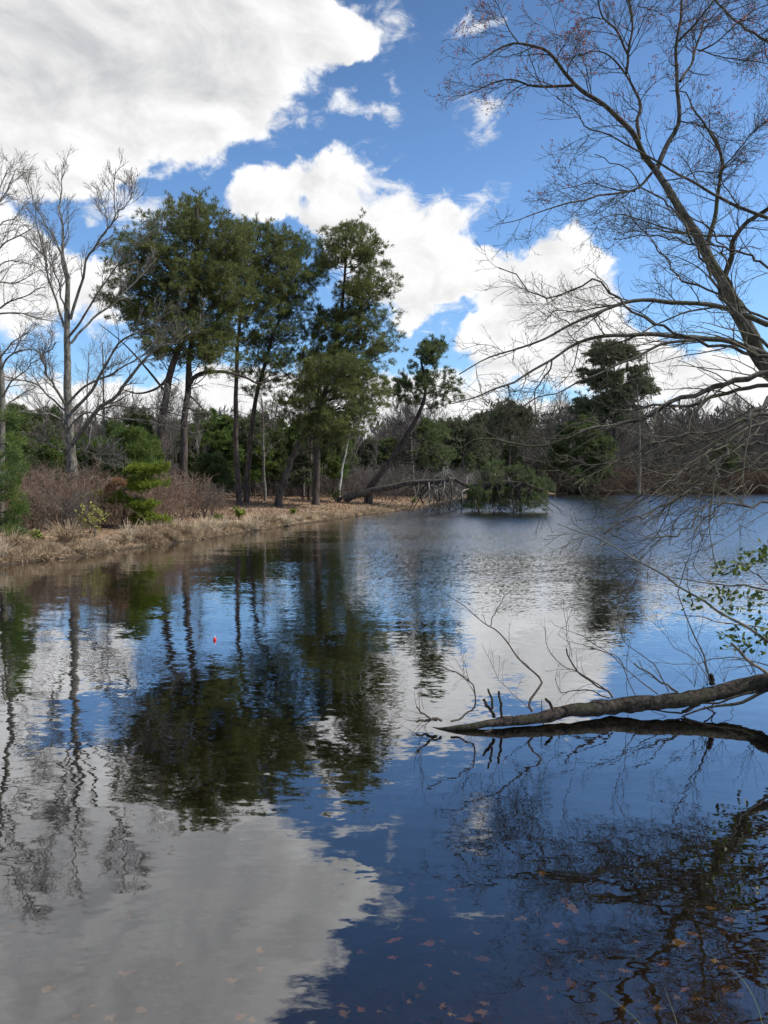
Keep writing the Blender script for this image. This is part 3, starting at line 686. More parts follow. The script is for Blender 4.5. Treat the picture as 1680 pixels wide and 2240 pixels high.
def lower_tree():
    """thin limbed tree whose trunk stands just outside the frame on the near right bank"""
    org = np.array([6.9, 8.7, gz(6.9, 8.7)])
    P = smooth_curve([org-np.array([0, 0, .2]), org+np.array([-.15, .1, 1.1]), org+np.array([-.35, 0, 2.4]), org+np.array([-.3, .2, 3.8]), org+np.array([-.6, .3, 5.4])], 24); R = np.linspace(.13, .05, 24)
    L = []
    def l(px, D0, D1, r0, r1, K=22, h=2.2):
        Pq, Rq = limb(px, D0, D1, r0*1.15, r1*1.5, K, wig=.01); j = int(np.argmin(np.abs(P[:, 2]-h)))
        link = smooth_curve([P[j], (P[j]+Pq[0])/2+np.array([0, 0, .05]), Pq[0]], 5)[:-1]
        Pq[1:-1] += .018*rng.normal(size=Pq[1:-1].shape); L.append((np.concatenate([link, Pq]), np.concatenate([np.linspace(r0*1.35, r0, 4), Rq])))
    l(C6([(1659,495),(1500,540),(1300,600),(1140,660),(1000,730),(850,760),(730,800),(570,850),(430,855),(300,840),(200,840),(80,900)]), 8.4, 8.4, .030, .004, 30, 2.6)
    l(C6([(1659,560),(1480,590),(1300,640),(1180,650),(1000,690),(830,715),(700,765),(570,770)]), 8.6, 8.8, .022, .004, 24, 2.7)
    l(C6([(1659,705),(1600,712),(1400,790),(1200,810),(1040,870),(900,930),(760,970),(620,1000)]), 8.2, 7.8, .018, .003, 24, 2.2)
    l(C6([(1659,620),(1560,720),(1450,880),(1340,1060),(1220,1130),(1060,1200),(900,1260),(830,1310)]), 7.6, 6.8, .020, .004, 26, 3.0)
    l(C6([(1659,740),(1500,820),(1340,920),(1220,1000),(1120,1060),(1000,1130),(900,1200)]), 7.9, 7.2, .018, .004, 24, 2.4)
    l(C6([(1659,790),(1560,830),(1470,900),(1330,1000),(1200,1060),(1050,1130),(930,1180)]), 8.6, 8, .014, .003, 22, 2.3)
    l(C6([(1659,860),(1500,850),(1340,830),(1150,900),(980,960),(840,965),(700,1010),(600,1010)]), 8.3, 8, .014, .003, 22, 2.0)
    l(C6([(1659,900),(1560,960),(1470,1010),(1330,1050),(1180,1090),(1050,1150)]), 7.8, 7.4, .013, .003, 20, 1.8)
    l(C6([(1659,980),(1500,980),(1400,1020),(1260,1030),(1120,1010)]), 8.2, 8.6, .011, .003, 18, 1.8)
    l(C6([(1659,1080),(1560,1060),(1450,1090),(1350,1160),(1250,1180)]), 7.5, 7, .010, .003, 18, 1.7)
    l(C12([(1659,2000),(1400,1720),(1180,1450),(1050,1200),(870,870),(640,590),(450,450),(230,270),(0,180)]), 8.4, 9.5, .020, .004, 30, 3.6)
    l(C12([(1659,2090),(1450,2080),(1300,2010),(1000,1930),(700,1820),(500,1740),(250,1580),(0,1370)]) + C6([(560,130),(400,20),(300,-40)]), 8.3, 9.2, .018, .004, 28, 3.2)
    l(C12([(1659,2170),(1500,2100),(1400,1700),(1290,1350),(1240,1100),(1120,900),(950,750),(700,560)]), 8.6, 9.6, .017, .004, 26, 3.4)
    l(C12([(1659,1740),(1450,1680),(1200,1520),(900,1400),(700,1200),(560,1010),(400,830),(250,600)]), 9, 10, .015, .004, 26, 4.2)
    l(C12([(1659,1250),(1500,1150),(1350,1080),(1000,1030),(700,960),(420,930),(200,960)]), 9, 9.5, .013, .004, 24, 4.6)
    l(C6([(1659,1150),(1500,1170),(1400,1190),(1250,1290),(1150,1330),(1060,1382)]), 7, 6.6, .010, .003, 18, 1.6)
    bare_tree('overhanging_tree', 'slender leafless tree sending low arching grey branches over the water from the right', 'tree', [(P, R)], L,
        [dict(n=12, t0=.12, t1=1, ang=.55, L=1.0, K=8, rs=.5, up=-.05, wig=.10, grav=-.015, rmin=.0036, rmax=.010, tip=.55),
         dict(n=4, t0=.15, t1=1, ang=.65, L=.36, K=6, rs=.6, up=.0, wig=.13, grav=.0, rmin=.0030),
         dict(n=3, t0=.2, t1=1, ang=.7, L=.14, K=4, rs=.6, up=.1, wig=.14, grav=.05, rmin=.0024)], 'maple_bark', 'twig_low', org, sides=6)
lower_tree()

# ------------------------------------------------------------------ evergreen broadleaf shrub at the right edge
def leaves(A, pos, size, dirs=None, cup=.15):
    n = len(pos)
    if n == 0: return
    d = norm(rng.normal(size=(n, 3)) + (0 if dirs is None else dirs*1.2)); up = norm(rng.normal(size=(n, 3))*.7 + np.array([0, -.4, 1])); s = norm(np.cross(d, up)); u = np.cross(s, d)
    L = size*rng.uniform(.7, 1.25, n)[:, None]; prof = [(0, 0), (.3, .23), (.62, .25), (1, 0), (.62, -.25), (.3, -.23)]
    V = np.stack([pos + d*L*a + s*L*b + u*L*cup*(abs(b)*1.6 - .3*a*a) for a, b in prof], 1); i = np.arange(n)[:, None]*6
    A.add(V.reshape(-1, 3), np.concatenate([i+np.array([0, 1, 2, 3]), i+np.array([0, 3, 4, 5])]))
def holly():
    org = np.array([4.5, 6.0, gz(4.5, 6.0)]); L = []
    root = org + np.array([0, 0, .05])
    def l(px, D0, D1, r0, r1, start=None):
        Pq, Rq = limb(px, D0, D1, r0, r1, 18, wig=.006); s0 = root if start is None else start
        link = smooth_curve([s0, (s0+Pq[0])/2+np.array([.1, 0, .1]), Pq[0]], 6)[:-1]
        L.append((np.concatenate([link, Pq]), np.concatenate([np.full(5, r0*1.2), Rq])))
    l(C10([(1700,1600),(1380,1370),(1100,1230),(850,1050),(620,940),(430,780),(290,700),(150,630),(0,550)])+C7([(900,60),(780,20),(700,-10)]), 5.9, 6.8, .014, .003)
    l(C10([(1700,950),(1480,910),(1350,885),(1100,880),(870,860),(650,810),(450,780)]), 6.2, 6.5, .010, .003)
    l(C10([(1700,990),(1659,1960),(1400,1780),(1220,1590)][1:]), 6.0, 5.8, .016, .011)
    l(C10([(1659,870),(1520,760),(1400,670),(1280,600)]), 6.2, 6.2, .006, .003)
    l(C10([(1659,1410),(1400,1370),(1150,1350),(880,1270),(600,1250),(430,1200)]), 6.1, 6.3, .006, .002)
    l(C10([(1400,1780),(1200,1760),(960,1770),(800,1830),(560,1840),(250,1810)]), 5.9, 6.1, .005, .002)
    l(C10([(1659,1130),(1500,1130),(1300,1140),(1080,1140)]), 6.1, 6.1, .004, .002)
    l(C10([(1700,600),(1600,560),(1500,600),(1350,640),(1150,680),(1000,670)]), 6.2, 6.1, .006, .002)
    t = thing('evergreen_shrub', 'shrub with small glossy green leaves reaching in over the log at the right', 'shrub', org)
    A = Acc(); [A.tubes(P, R, 6, .05) for P, R in L]
    st = stack(L, 12); g1 = grow(*st, 7, .35, 1, .7, .30, 6, .5, wig=.12, rmin=.0016, rmax=.004); A.tubes(*g1, 4)
    A.build('branches', M['grey_bark'], t, org)
    A = Acc()
    for (x0, y0, x1, y1, n) in ((1000,610,1350,760,44), (1280,470,1659,660,60), (1560,370,1680,520,18), (950,920,1270,1110,42), (640,1040,1010,1200,34), (1280,940,1659,1110,34), (1120,1170,1500,1270,26), (1080,1400,1430,1560,26),
                                (1100,1530,1400,1660,24), (1380,1540,1659,1720,26), (1400,1270,1659,1440,22), (1560,1430,1700,1560,18), (1400,1110,1659,1200,10)):
        c = C10([(rng.uniform(x0, x1), rng.uniform(y0, y1)) for _ in range(n)])
        leaves(A, np.array([W(*q, 6.1+rng.normal()*.12) for q in c]), .054, np.array([[-.5, 0, 0]]))
    A.build('leaves', M['holly'], t, org, True)
holly()

# ------------------------------------------------------------------ log lying in the water
def fallen_log():
    px = [(1720,1474)] + C9([(1659,395),(1500,425),(1300,475),(1100,520),(800,570),(500,605),(200,628)]) + C8([(1659,395),(1400,425),(1200,468),(1000,500),(700,535),(500,553),(330,562),(240,560)])
    zz = [.33, .30, .25, .20, .17, .14, .11, .09, .085, .075, .065, .05, .035, .025, .008, -.01]
    def Wz(a, b, z):
        q = ray(a, b); return np.array([0, 0, CAMH]) + q*((z-CAMH)/q[2])
    pts = [Wz(a, b, z) for (a, b), z in zip(px, zz)]; lD = np.array([p[1] for p in pts]); lX = np.array([a for a, _ in px])
    dl = lambda a: float(np.interp(a, lX[::-1], lD[::-1]))
    pts = [np.array([5.3, 7.05, .50]), np.array([4.5, 7.0, .38])] + pts
    K = 64; P = smooth_curve(pts, K); P[:, 2] += .006*np.sin(np.arange(K)*.7) + .004*rng.normal(size=K)
    u = np.linspace(0, 1, K); R = np.interp(u, [0, .3, .5, .7, .85, .95, 1], [.10, .080, .070, .060, .045, .022, .008])
    org = np.array([5.2, 7.05, gz(5.2, 7.05)])
    t = thing('fallen_log', 'grey brown fallen trunk lying from the right edge down into the dark water', 'log', org)
    A = Acc(); n = 20
    kn = np.zeros(K); kn[rng.choice(K, 7, replace=False)] = rng.uniform(.10, .22, 7); A.tubes(P, R*(1+.045*rng.normal(size=K)+kn), n, .07)
    # bark collar and burl
    A.build('trunk', M['log_bark'], t, org)
    A = Acc()
    def at_log(px_, r0, r1, D0, D1, K=14, wig=.004):
        dd_ = dl(px_[0][0]); A.tubes(*limb(px_, dd_, dd_+(D1-D0), r0, r1, K, wig=wig), 7, .08)
    for px_, r0, r1, d in ((C8([(795,470),(760,400),(705,315)]), .016, .013, 6.38), (C8([(780,400),(768,300),(740,225)]), .011, .009, 6.44), (C8([(860,470),(850,350),(830,245)]), .013, .010, 6.42),
                           (C8([(1320,420),(1280,360),(1240,310)]), .015, .012, 6.52), (C9([(1130,430),(1120,360),(1110,330)]), .028, .018, 6.68), (C8([(1222,540),(1208,430),(1207,315)]), .004, .003, 6.35)):
        A = Acc(); at_log(px_, r0, r1, d, d); A.build('stub', M['log_bark'], t, org)
    A = Acc(); L = []
    def br(px_, r0, r1, D0, D1, K=18):
        d0 = dl(px_[0][0]); L.append(limb(px_, d0, d0+(D1-D0), r0, r1, K, wig=.010))
    br(C7([(590,845),(575,800),(630,720),(625,690),(540,600),(470,520),(400,455),(320,395),(280,365),(180,300)]), .012, .002, 6.45, 7.0, 26)
    br(C7([(400,455),(410,430),(430,380),(465,310)]), .004, .002, 6.8, 6.8)
    br(C8([(420,505),(500,480),(570,420),(625,350),(625,230),(580,160),(430,80),(270,0)])+C7([(110,605)]), .010, .003, 6.3, 6.5, 26)
    br(C8([(580,160),(545,100),(530,45)]), .004, .002, 6.4, 6.4)
    br(C8([(340,498),(250,475),(180,430),(120,380)]), .012, .007, 6.28, 6.25)
    br(C8([(300,490),(200,495),(120,510)]), .014, .008, 6.25, 6.25)
    br(C7([(955,782),(930,750),(830,690),(780,640),(740,555)]), .010, .007, 6.6, 6.9)
    br(C7([(940,782),(850,750),(760,755),(720,740),(690,690)]), .007, .003, 6.6, 6.7)
    br(C7([(930,750),(880,710),(760,640),(700,600),(650,530),(650,450)]), .006, .002, 6.6, 7.0)
    br(C7([(1250,758),(1150,690),(1050,625)]), .011, .006, 6.7, 6.9)
    br(C7([(1160,765),(1100,720),(1030,660),(940,580),(830,510),(690,455)]), .006, .002, 6.7, 7.1)
    br(C7([(1060,775),(1020,690),(980,600),(900,560),(790,530),(700,480)]), .005, .002, 6.65, 7.1)
    br(C7([(1400,715),(1370,600),(1330,500),(1270,350),(1250,300),(1290,180),(1335,0)]), .008, .003, 6.7, 7.0, 24)
    br(C7([(1398,715),(1320,600),(1240,560),(1200,500),(1140,430)]), .005, .002, 6.7, 7.1)
    br(C7([(1402,715),(1350,580),(1300,520),(1290,430)]), .005, .002, 6.7, 6.5)
    br(C7([(1210,755),(1150,640),(1100,600),(1000,520),(975,440),(1010,330),(1130,120)]), .005, .002, 6.7, 7.2, 24)
    br(C7([(770,600),(745,480),(728,330)]), .003, .0015, 6.7, 6.8)
    br(C7([(575,830),(500,760),(430,690),(395,610)]), .003, .0015, 6.45, 6.6)
    br(C8([(185,400),(150,240),(175,100),(165,0)]), .002, .0015, 6.25, 6.3)
    br(C8([(850,505),(740,580),(650,605),(525,700)]), .004, .002, 6.2, 6.0)
    br(C7([(1025,870),(1020,700),(1022,500)]), .0025, .002, 6.4, 6.5)
    st = stack(L, 16); [A.tubes(P_, R_, 6, .05) for P_, R_ in L]
    g1 = grow(*st, 5, .25, 1, .65, .26, 6, .5, wig=.14, up=.15, rmin=.0016, rmax=.003); A.tubes(*g1, 4)
    g2 = grow(*g1, 3, .3, 1, .7, .11, 5, .7, wig=.15, rmin=.0013); A.tubes(*g2, 3)
    sp = C9([(960,450),(1040,460),(1080,440),(1500,330),(1540,330),(1240,400)])
    for q in sp:
        for k in range(5):
            p0 = W(*q, dl(q[0])); d = norm(np.array([rng.normal()*.5-.25, rng.normal()*.4, 1])); A.tubes(np.array([p0 + d*s for s in np.linspace(0, rng.uniform(.12, .42), 5)]) + np.array([0, 0, 0]), np.linspace(.002, .0012, 5), 3)
    A.build('side_branches', M['twig_dark'], t, org)
    A = Acc()
    for px_, r0, r1, D0, D1 in ((C9([(1700,450),(1450,575),(1300,612),(1100,645),(950,690),(860,720),(730,790)]), .018, .006, 6.6, 6.3), (C9([(1659,480),(1500,500),(1300,560),(1150,600),(980,600)]), .013, .008, 6.7, 6.6),
                                (C9([(1000,600),(930,640),(850,700)]), .024, .016, 6.6, 6.5), (C9([(840,700),(700,690),(540,665),(420,680)]), .009, .004, 6.5, 6.4), (C9([(1130,560),(1132,640),(1128,730)]), .006, .004, 6.5, 6.5),
                                (C9([(730,790),(650,710),(560,680),(520,620)]), .003, .002, 6.3, 6.2), (C9([(1240,600),(1330,655),(1290,700)]), .003, .002, 6.6, 6.6), (C9([(1050,640),(1200,720),(1330,800)]), .008, .004, 6.6, 6.6)):
        A.tubes(*limb(px_, dl(px_[0][0])-.05, dl(px_[-1][0])-.05, r0, r1, 14, wig=.006), 7, .08)
    A.build('lower_branches', M['log_bark'], t, org)
fallen_log()

# ------------------------------------------------------------------ young pines, sapling, plants on the left bank
def sapling_pine(name, label, x, ybase, D, htop, plates, needle, blade, r0, nb=12, wb=.016, bark_='pine_bark', tuft=26, up=.5, nk=4, fl=.85, tw=.42):
    b = W(x, ybase, D); z0 = gz(b[0], b[1]); org = np.array([b[0], b[1], z0]); top = W(htop[0], htop[1], D)
    P = smooth_curve([org-np.array([0, 0, .05]), org*.6+top*.4+np.array([.04, 0, 0]), top], 14); R = np.linspace(r0, r0*.3, 14)
    t = thing(name, label, 'pine tree', org)
    A = Acc(); A.tubes(P, R, 8, .06); A.build('trunk', M[bark_], t, org)
    A = Acc(); N = Acc(); allp = []; alld = []
    for (x0, x1, y, thick, d0) in plates:
        for k in range(nk):
            s = rng.uniform(0, 1); e = W(x0+(x1-x0)*(.25+.75*s if x1 > x0 else s), y+rng.normal()*thick*.35, D+d0*rng.uniform(-1, 1))
            if k == 0: e = W(x1, y, D+d0*.2)
            zz = e[2]-.12; j = int(np.argmin(np.abs(P[:, 2]-zz))); p0 = P[j]; m = (p0+e)/2 + np.array([0, 0, -.05])
            q = smooth_curve([p0, m, e], 8); rr = np.linspace(.014, .004, 8); A.tubes(q, rr, 5)
            g1 = grow(q[None], rr[None], 9, .3, 1, .8, tw, 5, .6, up=.02, wig=.08, rmin=.003, flat=fl); A.tubes(*g1, 4)
            g2 = grow(*g1, 3, .3, 1, .7, tw*.4, 4, .6, up=.05, wig=.08, rmin=.003, flat=fl)
            for g in (g1, g2): allp.append(g[0][:, -1]); alld.append(norm(g[0][:, -1]-g[0][:, -2]))
            allp.append(g1[0][:, 2]); alld.append(norm(g1[0][:, 3]-g1[0][:, 2]))
            allp.append(q[3:]); alld.append(norm(np.gradient(q, axis=0))[3:])
    A.build('branches', M['twig_dark'], t, org)
    pos = np.concatenate(allp); d = norm(np.concatenate(alld)*.8 + np.array([0, 0, up])); N.blades(pos, d, blade, wb, 1.1, nb)
    N.build('needles', M[needle], t, org, False); return t
sapling_pine('young_pine', 'young yellow green pine with flat tiers of needles and a thin dark trunk', 263, 1143, 25, (270,985),
    [(268,358,1010,1,.45), (268,335,1013,1,.45), (268,362,1043,1,.5), (268,320,1045,1,.45), (262,190,1070,1,.4), (262,222,1074,1,.4), (265,338,1087,1,.4), (265,305,1088,1,.4), (318,362,1121,2,.25), (290,322,1108,1,.2)], 'needles_bright', .13, .05, up=.08, nk=10, nb=12, fl=.98, tw=.26, wb=.018)
sapling_pine('young_pine', 'dark green young pine standing behind the yellow green one', 270, 1120, 29, (272,925),
    [(270,225,1010,14,1.2), (270,318,1000,14,1.2), (272,240,970,12,1.), (272,312,965,12,1.), (272,255,945,10,.7), (273,298,940,10,.7), (268,215,1040,14,1.3), (268,310,1035,14,1.3), (270,230,990,12,1.2), (270,315,985,12,1.2)], 'needles_mid', .2, .06, wb=.02)
sapling_pine('dead_sapling', 'small dead pine with rusty orange needles beside the young pines', 246, 1140, 24.2, (250,1030),
    [(249,258,1042,5,.1), (249,238,1056,5,.1)], 'needles_orange', .12, .02, nb=8, wb=.02, tw=.2, nk=3)
sapling_pine('young_pine', 'bright green young pine cut by the left edge of the photo', -6, 1165, 19.5, (-8,860),
    [(-5,30,1150,14,.8), (-5,38,1100,14,.9), (-5,30,1050,14,.8), (-6,34,1000,14,.8), (-6,26,950,12,.7), (-7,20,900,12,.6), (-5,-50,1120,14,.8), (-5,-50,1020,14,.8), (-6,15,1125,12,.8), (-6,22,1075,12,.8), (-6,20,1025,12,.8), (-6,18,975,12,.8)], 'needles_mid', .17, .06, nk=2, nb=8)
sapling_pine('young_pine', 'very dark green dense pine behind the left edge sapling', 30, 1100, 30, (28,870),
    [(30,68,1000,14,1.), (30,-10,1000,14,1.), (30,60,960,14,1.), (30,0,950,14,1.), (29,55,925,12,.9), (29,5,920,12,.9), (29,45,895,10,.6), (29,12,890,10,.6), (30,70,1040,14,1.2), (30,-10,1040,14,1.2)], 'needles_deep', .2, .06, wb=.03)
for (x, yb, D, ht, sc_, lab) in ((100,1110,33,(98,960),1,'low green pine among brush left of the pale bare tree'), (200,1110,34,(203,955),1,'low green pine just right of the pale bare tree base'),
                       (310,1100,35,(313,945),1.1,'low green pine left of the leaning tall pine trunk'), (455,1090,44,(452,985),1,'low green pine between the dark straight pine and grey trunked pine')):
    pl = []
    for k in range(9):
        yy = ht[1]+ (yb-40-ht[1])*(k+.5)/9; w_ = (14+30*(k+1)/9)*sc_; pl += [(x, x+w_, yy, 10, 1.), (x, x-w_, yy+5, 10, 1.)]
    sapling_pine('young_pine', lab, x, yb, D, ht, pl, 'needles_mid' if D < 40 else 'needles_deep', .2, .05, wb=.03, nb=9)

def small_leafy(name, label, x, yb, D, top, n, leaf, mat_, nst=7, cat='plant', stemm='twig_pale'):
    b = W(x, yb, D); org = np.array([b[0], b[1], gz(b[0], b[1])]); h = W(x, top, D)[2]-org[2]
    st = []
    for k in range(nst):
        a = rng.uniform(0, 2*PI); s = rng.uniform(.1, .5)*h; st.append((np.array([org + np.array([math.cos(a)*s*u**1.4, math.sin(a)*s*u**1.4, h*u*rng.uniform(.6, 1.)]) for u in np.linspace(0, 1, 8)]), np.linspace(.010, .004, 8)))
    t = thing(name, label, cat, org); A = Acc(); L = stack(st, 8); A.tubes(*L, 5); g1 = grow(*L, 6, .3, 1, .8, h*.28, 5, .6, wig=.12, rmin=.004); A.tubes(*g1, 4); A.build('stems', M[stemm], t, org)
    A = Acc(); p = np.concatenate([g1[0][:, -1], g1[0][:, 2], g1[0][:, 3], L[0][:, -1]]); p = p[rng.permutation(len(p))[:n]]; leaves(A, np.repeat(p, 3, 0)+rng.normal(size=(len(p)*3, 3))*.03, leaf); A.build('leaves', M[mat_], t, org)
    return t
small_leafy('sapling', 'small sapling with yellow green leaves on the bank left of the young pine', 206, 1165, 22.3, 1085, 90, .085, 'yellow_leaf')
small_leafy('green_bush', 'small green bush at the edge of the dry grass below the grey trunked pine', 515, 1135, 31, 1096, 90, .12, 'needles_bright', 9, 'bush')
small_leafy('green_bush', 'tiny bright green bush on the bank by the slanting pine', 634, 1125, 36, 1100, 60, .12, 'needles_bright', 8, 'bush')
small_leafy('green_bush', 'dark green bush against the roots of the fallen pine', 725, 1078, 47, 1056, 90, .12, 'needles_mid', 9, 'bush')
small_leafy('green_bush', 'low grassy green bush at the foot of the thicket near the left', 78, 1172, 20.6, 1150, 90, .10, 'grass_green', 9, 'bush')
small_leafy('green_bush', 'pale green bush in the grass just left of the small green bush', 470, 1140, 30, 1112, 60, .12, 'grass_green', 8, 'bush')
small_leafy('green_bush', 'yellowish green bush at the tip of the bank', 892, 1090, 52, 1072, 40, .12, 'grass_green', 6, 'bush')

# thickets of bare red brown stems
def shrub_mesh(name, label, org, w, h, ns, mat_, group, levels=2, rmin=.006):
    A = Acc(); n = ns; a = rng.uniform(0, 2*PI, n); s = np.sqrt(rng.uniform(0, 1, n))*w*.35; K = 8
    base = np.stack([org[0]+np.cos(a)*s, org[1]+np.sin(a)*s, np.full(n, org[2]-.05)], 1); out = rng.uniform(.1, .9, n)*w*.55; hh = h*rng.uniform(.55, 1.1, n)
    u = np.linspace(0, 1, K)[None, :, None]; a2 = a + rng.normal(size=n)*.6
    tip = np.stack([np.cos(a2)*out, np.sin(a2)*out, hh], 1)[:, None, :]; P = base[:, None, :] + tip*np.concatenate([np.repeat(u**1.5, 2, -1), u**.8], -1); P[:, 1:] += rng.normal(size=(n, K-1, 3))*.03*h
    R = np.tile(np.linspace(.012, rmin, K), (n, 1)); A.tubes(P, R, 4)
    g1 = grow(P, R, 6, .2, 1, .7, h*.45, 6, .7, wig=.2, grav=.0, rmin=rmin); A.tubes(*g1, 3)
    g2 = grow(*g1, 4, .2, 1, .7, h*.22, 4, .7, wig=.2, rmin=rmin*.8); A.tubes(*g2, 3)
    o = A.build(name, mat_, None, org); return tag(o, label, 'shrub', group)
red_spots = [(35,1118,24.5,2.2,1.7), (75,1105,26,2.4,1.9), (115,1122,23.8,2.2,1.8), (150,1105,25.5,2.2,1.9), (185,1120,24.5,2.,1.7), (225,1110,26.5,2.2,1.6), (60,1135,22.5,1.8,1.3), (135,1140,22.8,1.8,1.3), (10,1130,22.8,1.8,1.4),
             (320,1120,28,2.1,1.5), (360,1112,29.5,2.2,1.8), (395,1112,30,2.1,1.7), (425,1108,31.5,2.0,1.4), (300,1128,26.5,1.8,1.1), (240,1128,24.8,1.6,1.1), (345,1125,27.8,1.7,1.), (455,1112,32,1.6,.9), (175,1095,29,2.5,1.9), (20,1100,27.5,2.5,1.9), (290,1105,30,2.4,1.6)]
protos = []
for i, (x, y, D, w_, h) in enumerate(red_spots):
    b = W(x, y, D); org = np.array([b[0], b[1], gz(b[0], b[1])])
    lab = 'leafless red brown shrub in the thicket on the left bank'
    if i < 3: protos.append(shrub_mesh('bare_shrub', lab, org, 2.1, 1.7, 34, M['twig_red'] if i != 1 else M['twig_grey'], 'leafless shrubs in the left bank thicket'))
    else:
        c = protos[(0, 2, 1, 0, 2)[i % 5]].copy(); COL.objects.link(c); c.location = tuple(org); c.rotation_euler = (0, 0, rng.uniform(0, 6)); c.scale = (w_/2.1, w_/2.1, h/1.7)

# dry grass tussocks
def tussock_mesh(org, r, h, n, mat_, name='grass_tussock', K=5, w=.012):
    a = rng.uniform(0, 2*PI, n); s = np.sqrt(rng.uniform(0, 1, n))*r*.35; lean = rng.uniform(.15, 1.0, n)*r; hh = h*rng.uniform(.45, 1.1, n); u = np.linspace(0, 1, K)
    a2 = a+rng.normal(size=n)*.5
    X = np.cos(a)[:, None]*s[:, None] + np.cos(a2)[:, None]*lean[:, None]*u**1.8; Y = np.sin(a)[:, None]*s[:, None] + np.sin(a2)[:, None]*lean[:, None]*u**1.8
    droop = rng.uniform(0, .7, n)[:, None]; Z = hh[:, None]*(u - droop*u**3) ; P = np.stack([X, Y, Z-.02], -1) + np.asarray(org)
    sd = np.stack([-np.sin(a2), np.cos(a2), np.zeros(n)], -1)[:, None, :]*(w*(1-u*.85))[None, :, None]
    sd = sd + norm(rng.normal(size=(n, 1, 3)))*(w*.6*(1-u*.85))[None, :, None]
    V = np.stack([P-sd, P+sd], 2); i = np.arange(n*K*2).reshape(n, K, 2); q = np.stack([i[:, :-1, 0], i[:, :-1, 1], i[:, 1:, 1], i[:, 1:, 0]], -1).reshape(-1, 4)
    A = Acc(); A.add(V.reshape(-1, 3), q); return A
tp = []
for i in range(4):
    A = tussock_mesh((0, 0, 0), .45, .62, 260, None); tp.append(A)
tus_meshes = []
def place_tussock(x, y, z, s, sz, k, label):
    if len(tus_meshes) <= k:
        o = tp[k].build('grass_tussock', M['straw_pale'] if k % 2 else M['straw']); tus_meshes.append(o.data)
    else:
        o = bpy.data.objects.new('grass_tussock', tus_meshes[k]); COL.objects.link(o)
    o.location = (x, y, z); o.scale = (s, s, sz); o.rotation_euler = (0, 0, rng.uniform(0, 6)); return tag(o, label, 'grass tussock', 'dry grass tussocks along the left shore')
named_t = [(135,1190,1.25,1.35,'largest shaggy straw tussock leaning over the water near the left'), (272,1176,1.0,1.15,'round straw tussock at the water edge below the young pine'),
           (10,1205,1.3,1.2,'pale straw tussock at the left edge of the photo'), (365,1158,1.15,1.1,'rusty straw tussock overhanging a dark notch in the bank'), (340,1165,1.,1.,'straw tussock just left of the dark notch in the bank'),
           (545,1140,1.3,1.1,'dark based tussock on the bank below the crooked pine'), (150,1180,.9,1.,'thin pale tussock behind the largest tussock')]
for i, (x, y, s, sz, lab) in enumerate(named_t):
    p = S(x, y+8); z = gz(p[0], p[1]+.3); place_tussock(p[0], p[1]+.3, max(z, .02), s, sz, i % 4, lab)
for x in np.arange(-30, 915, 17.):
    ys = np.interp(x, [a for a, _ in shore_px], [b for _, b in shore_px]); p = S(x+rng.uniform(-6, 6), ys); off = rng.uniform(.15, 1.0) if x < 700 else rng.uniform(.1, .5)
    d = W(x, ys, p[1]+off); k = 4 if 0 else rng.randint(4)
    sx = rng.uniform(.55, 1.05)*(1.25 if 300 < x < 620 or x < 60 else .7); place_tussock(d[0], d[1], max(gz(d[0], d[1]), .0), sx, sx*rng.uniform(.6, 1.0), k, 'dry straw coloured grass tussock along the left shore')

def shore_stuff():
    A = Acc(); n = 15000
    xs = rng.uniform(-120, 925, n); ys = np.interp(xs, [a for a, _ in shore_px], [b for _, b in shore_px]); off = rng.exponential(1.0, n)*np.where(xs < 720, 1, .6)
    pos = np.array([S(a, b) for a, b in zip(xs, ys)]); pos[:, 1] += off + .02; z = height(pos[:, 0], pos[:, 1])
    P3 = np.stack([pos[:, 0], pos[:, 1], np.maximum(z, -.02)], 1); pn = .5+.5*np.sin(pos[:, 0]*2.3+np.sin(pos[:, 1]*1.9)*2); kk = (rng.uniform(size=n) < .25+.75*pn) & (z > .07); P3 = P3[kk]; pn = pn[kk]; n = len(P3)
    A.blades(P3, norm(rng.normal(size=(n, 3))*.9+np.array([0, -.2, .45])), (.10+.20*pn), .020, .9, 4)
    tag(A.build('dry_grass', M['straw'], smooth=False), 'matted dry straw grass covering the edge of the left bank', 'dry grass', kind='stuff')
    A = Acc(); n = 26000
    xs = rng.uniform(-25, 6, n); ysr = rng.uniform(15, 62, n); z = height(xs, ysr); s = sdist(xs, ysr); k = (s > .1) & (s < 14); P3 = np.stack([xs, ysr, z+.02], 1)[k]; leaves(A, P3, .13, None, .5)
    tag(A.build('leaf_litter', M['litter'], smooth=False), 'brown fallen leaves scattered over the left bank', 'leaf litter', kind='stuff')
shore_stuff()

# slim trees on the promontory
def slim_tree(label, px, D, D1, r0, r1, bark_, twig_, n1=8, L1=.9, up=.3, group=None, name='bare_tree', start=.35):
    P, R = limb(px, D, D1, r0, r1, 20, wig=.02); org = np.array([P[0, 0], P[0, 1], gz(P[0, 0], P[0, 1])]); P[0, 2] = org[2]-.1
    t = thing(name, label, 'tree', org, group); A = Acc(); A.tubes(P, R, 8, .05); A.build('trunk', M[bark_], t, org)
    A = Acc(); g1 = grow(P[None], R[None], n1*2, start, 1, .8, L1*1.4, 7, .35, up=up, wig=.12, rmin=.008, rmax=.03); A.tubes(*g1, 4); g2 = grow(*g1, 6, .2, 1, .7, L1*.6, 5, .6, up=.15, wig=.14, rmin=.006); A.tubes(*g2, 3)
    g3 = grow(*g2, 3, .2, 1, .7, L1*.3, 4, .6, wig=.14, rmin=.005); A.tubes(*g3, 3)
    A.build('crown', M[twig_], t, org); return t
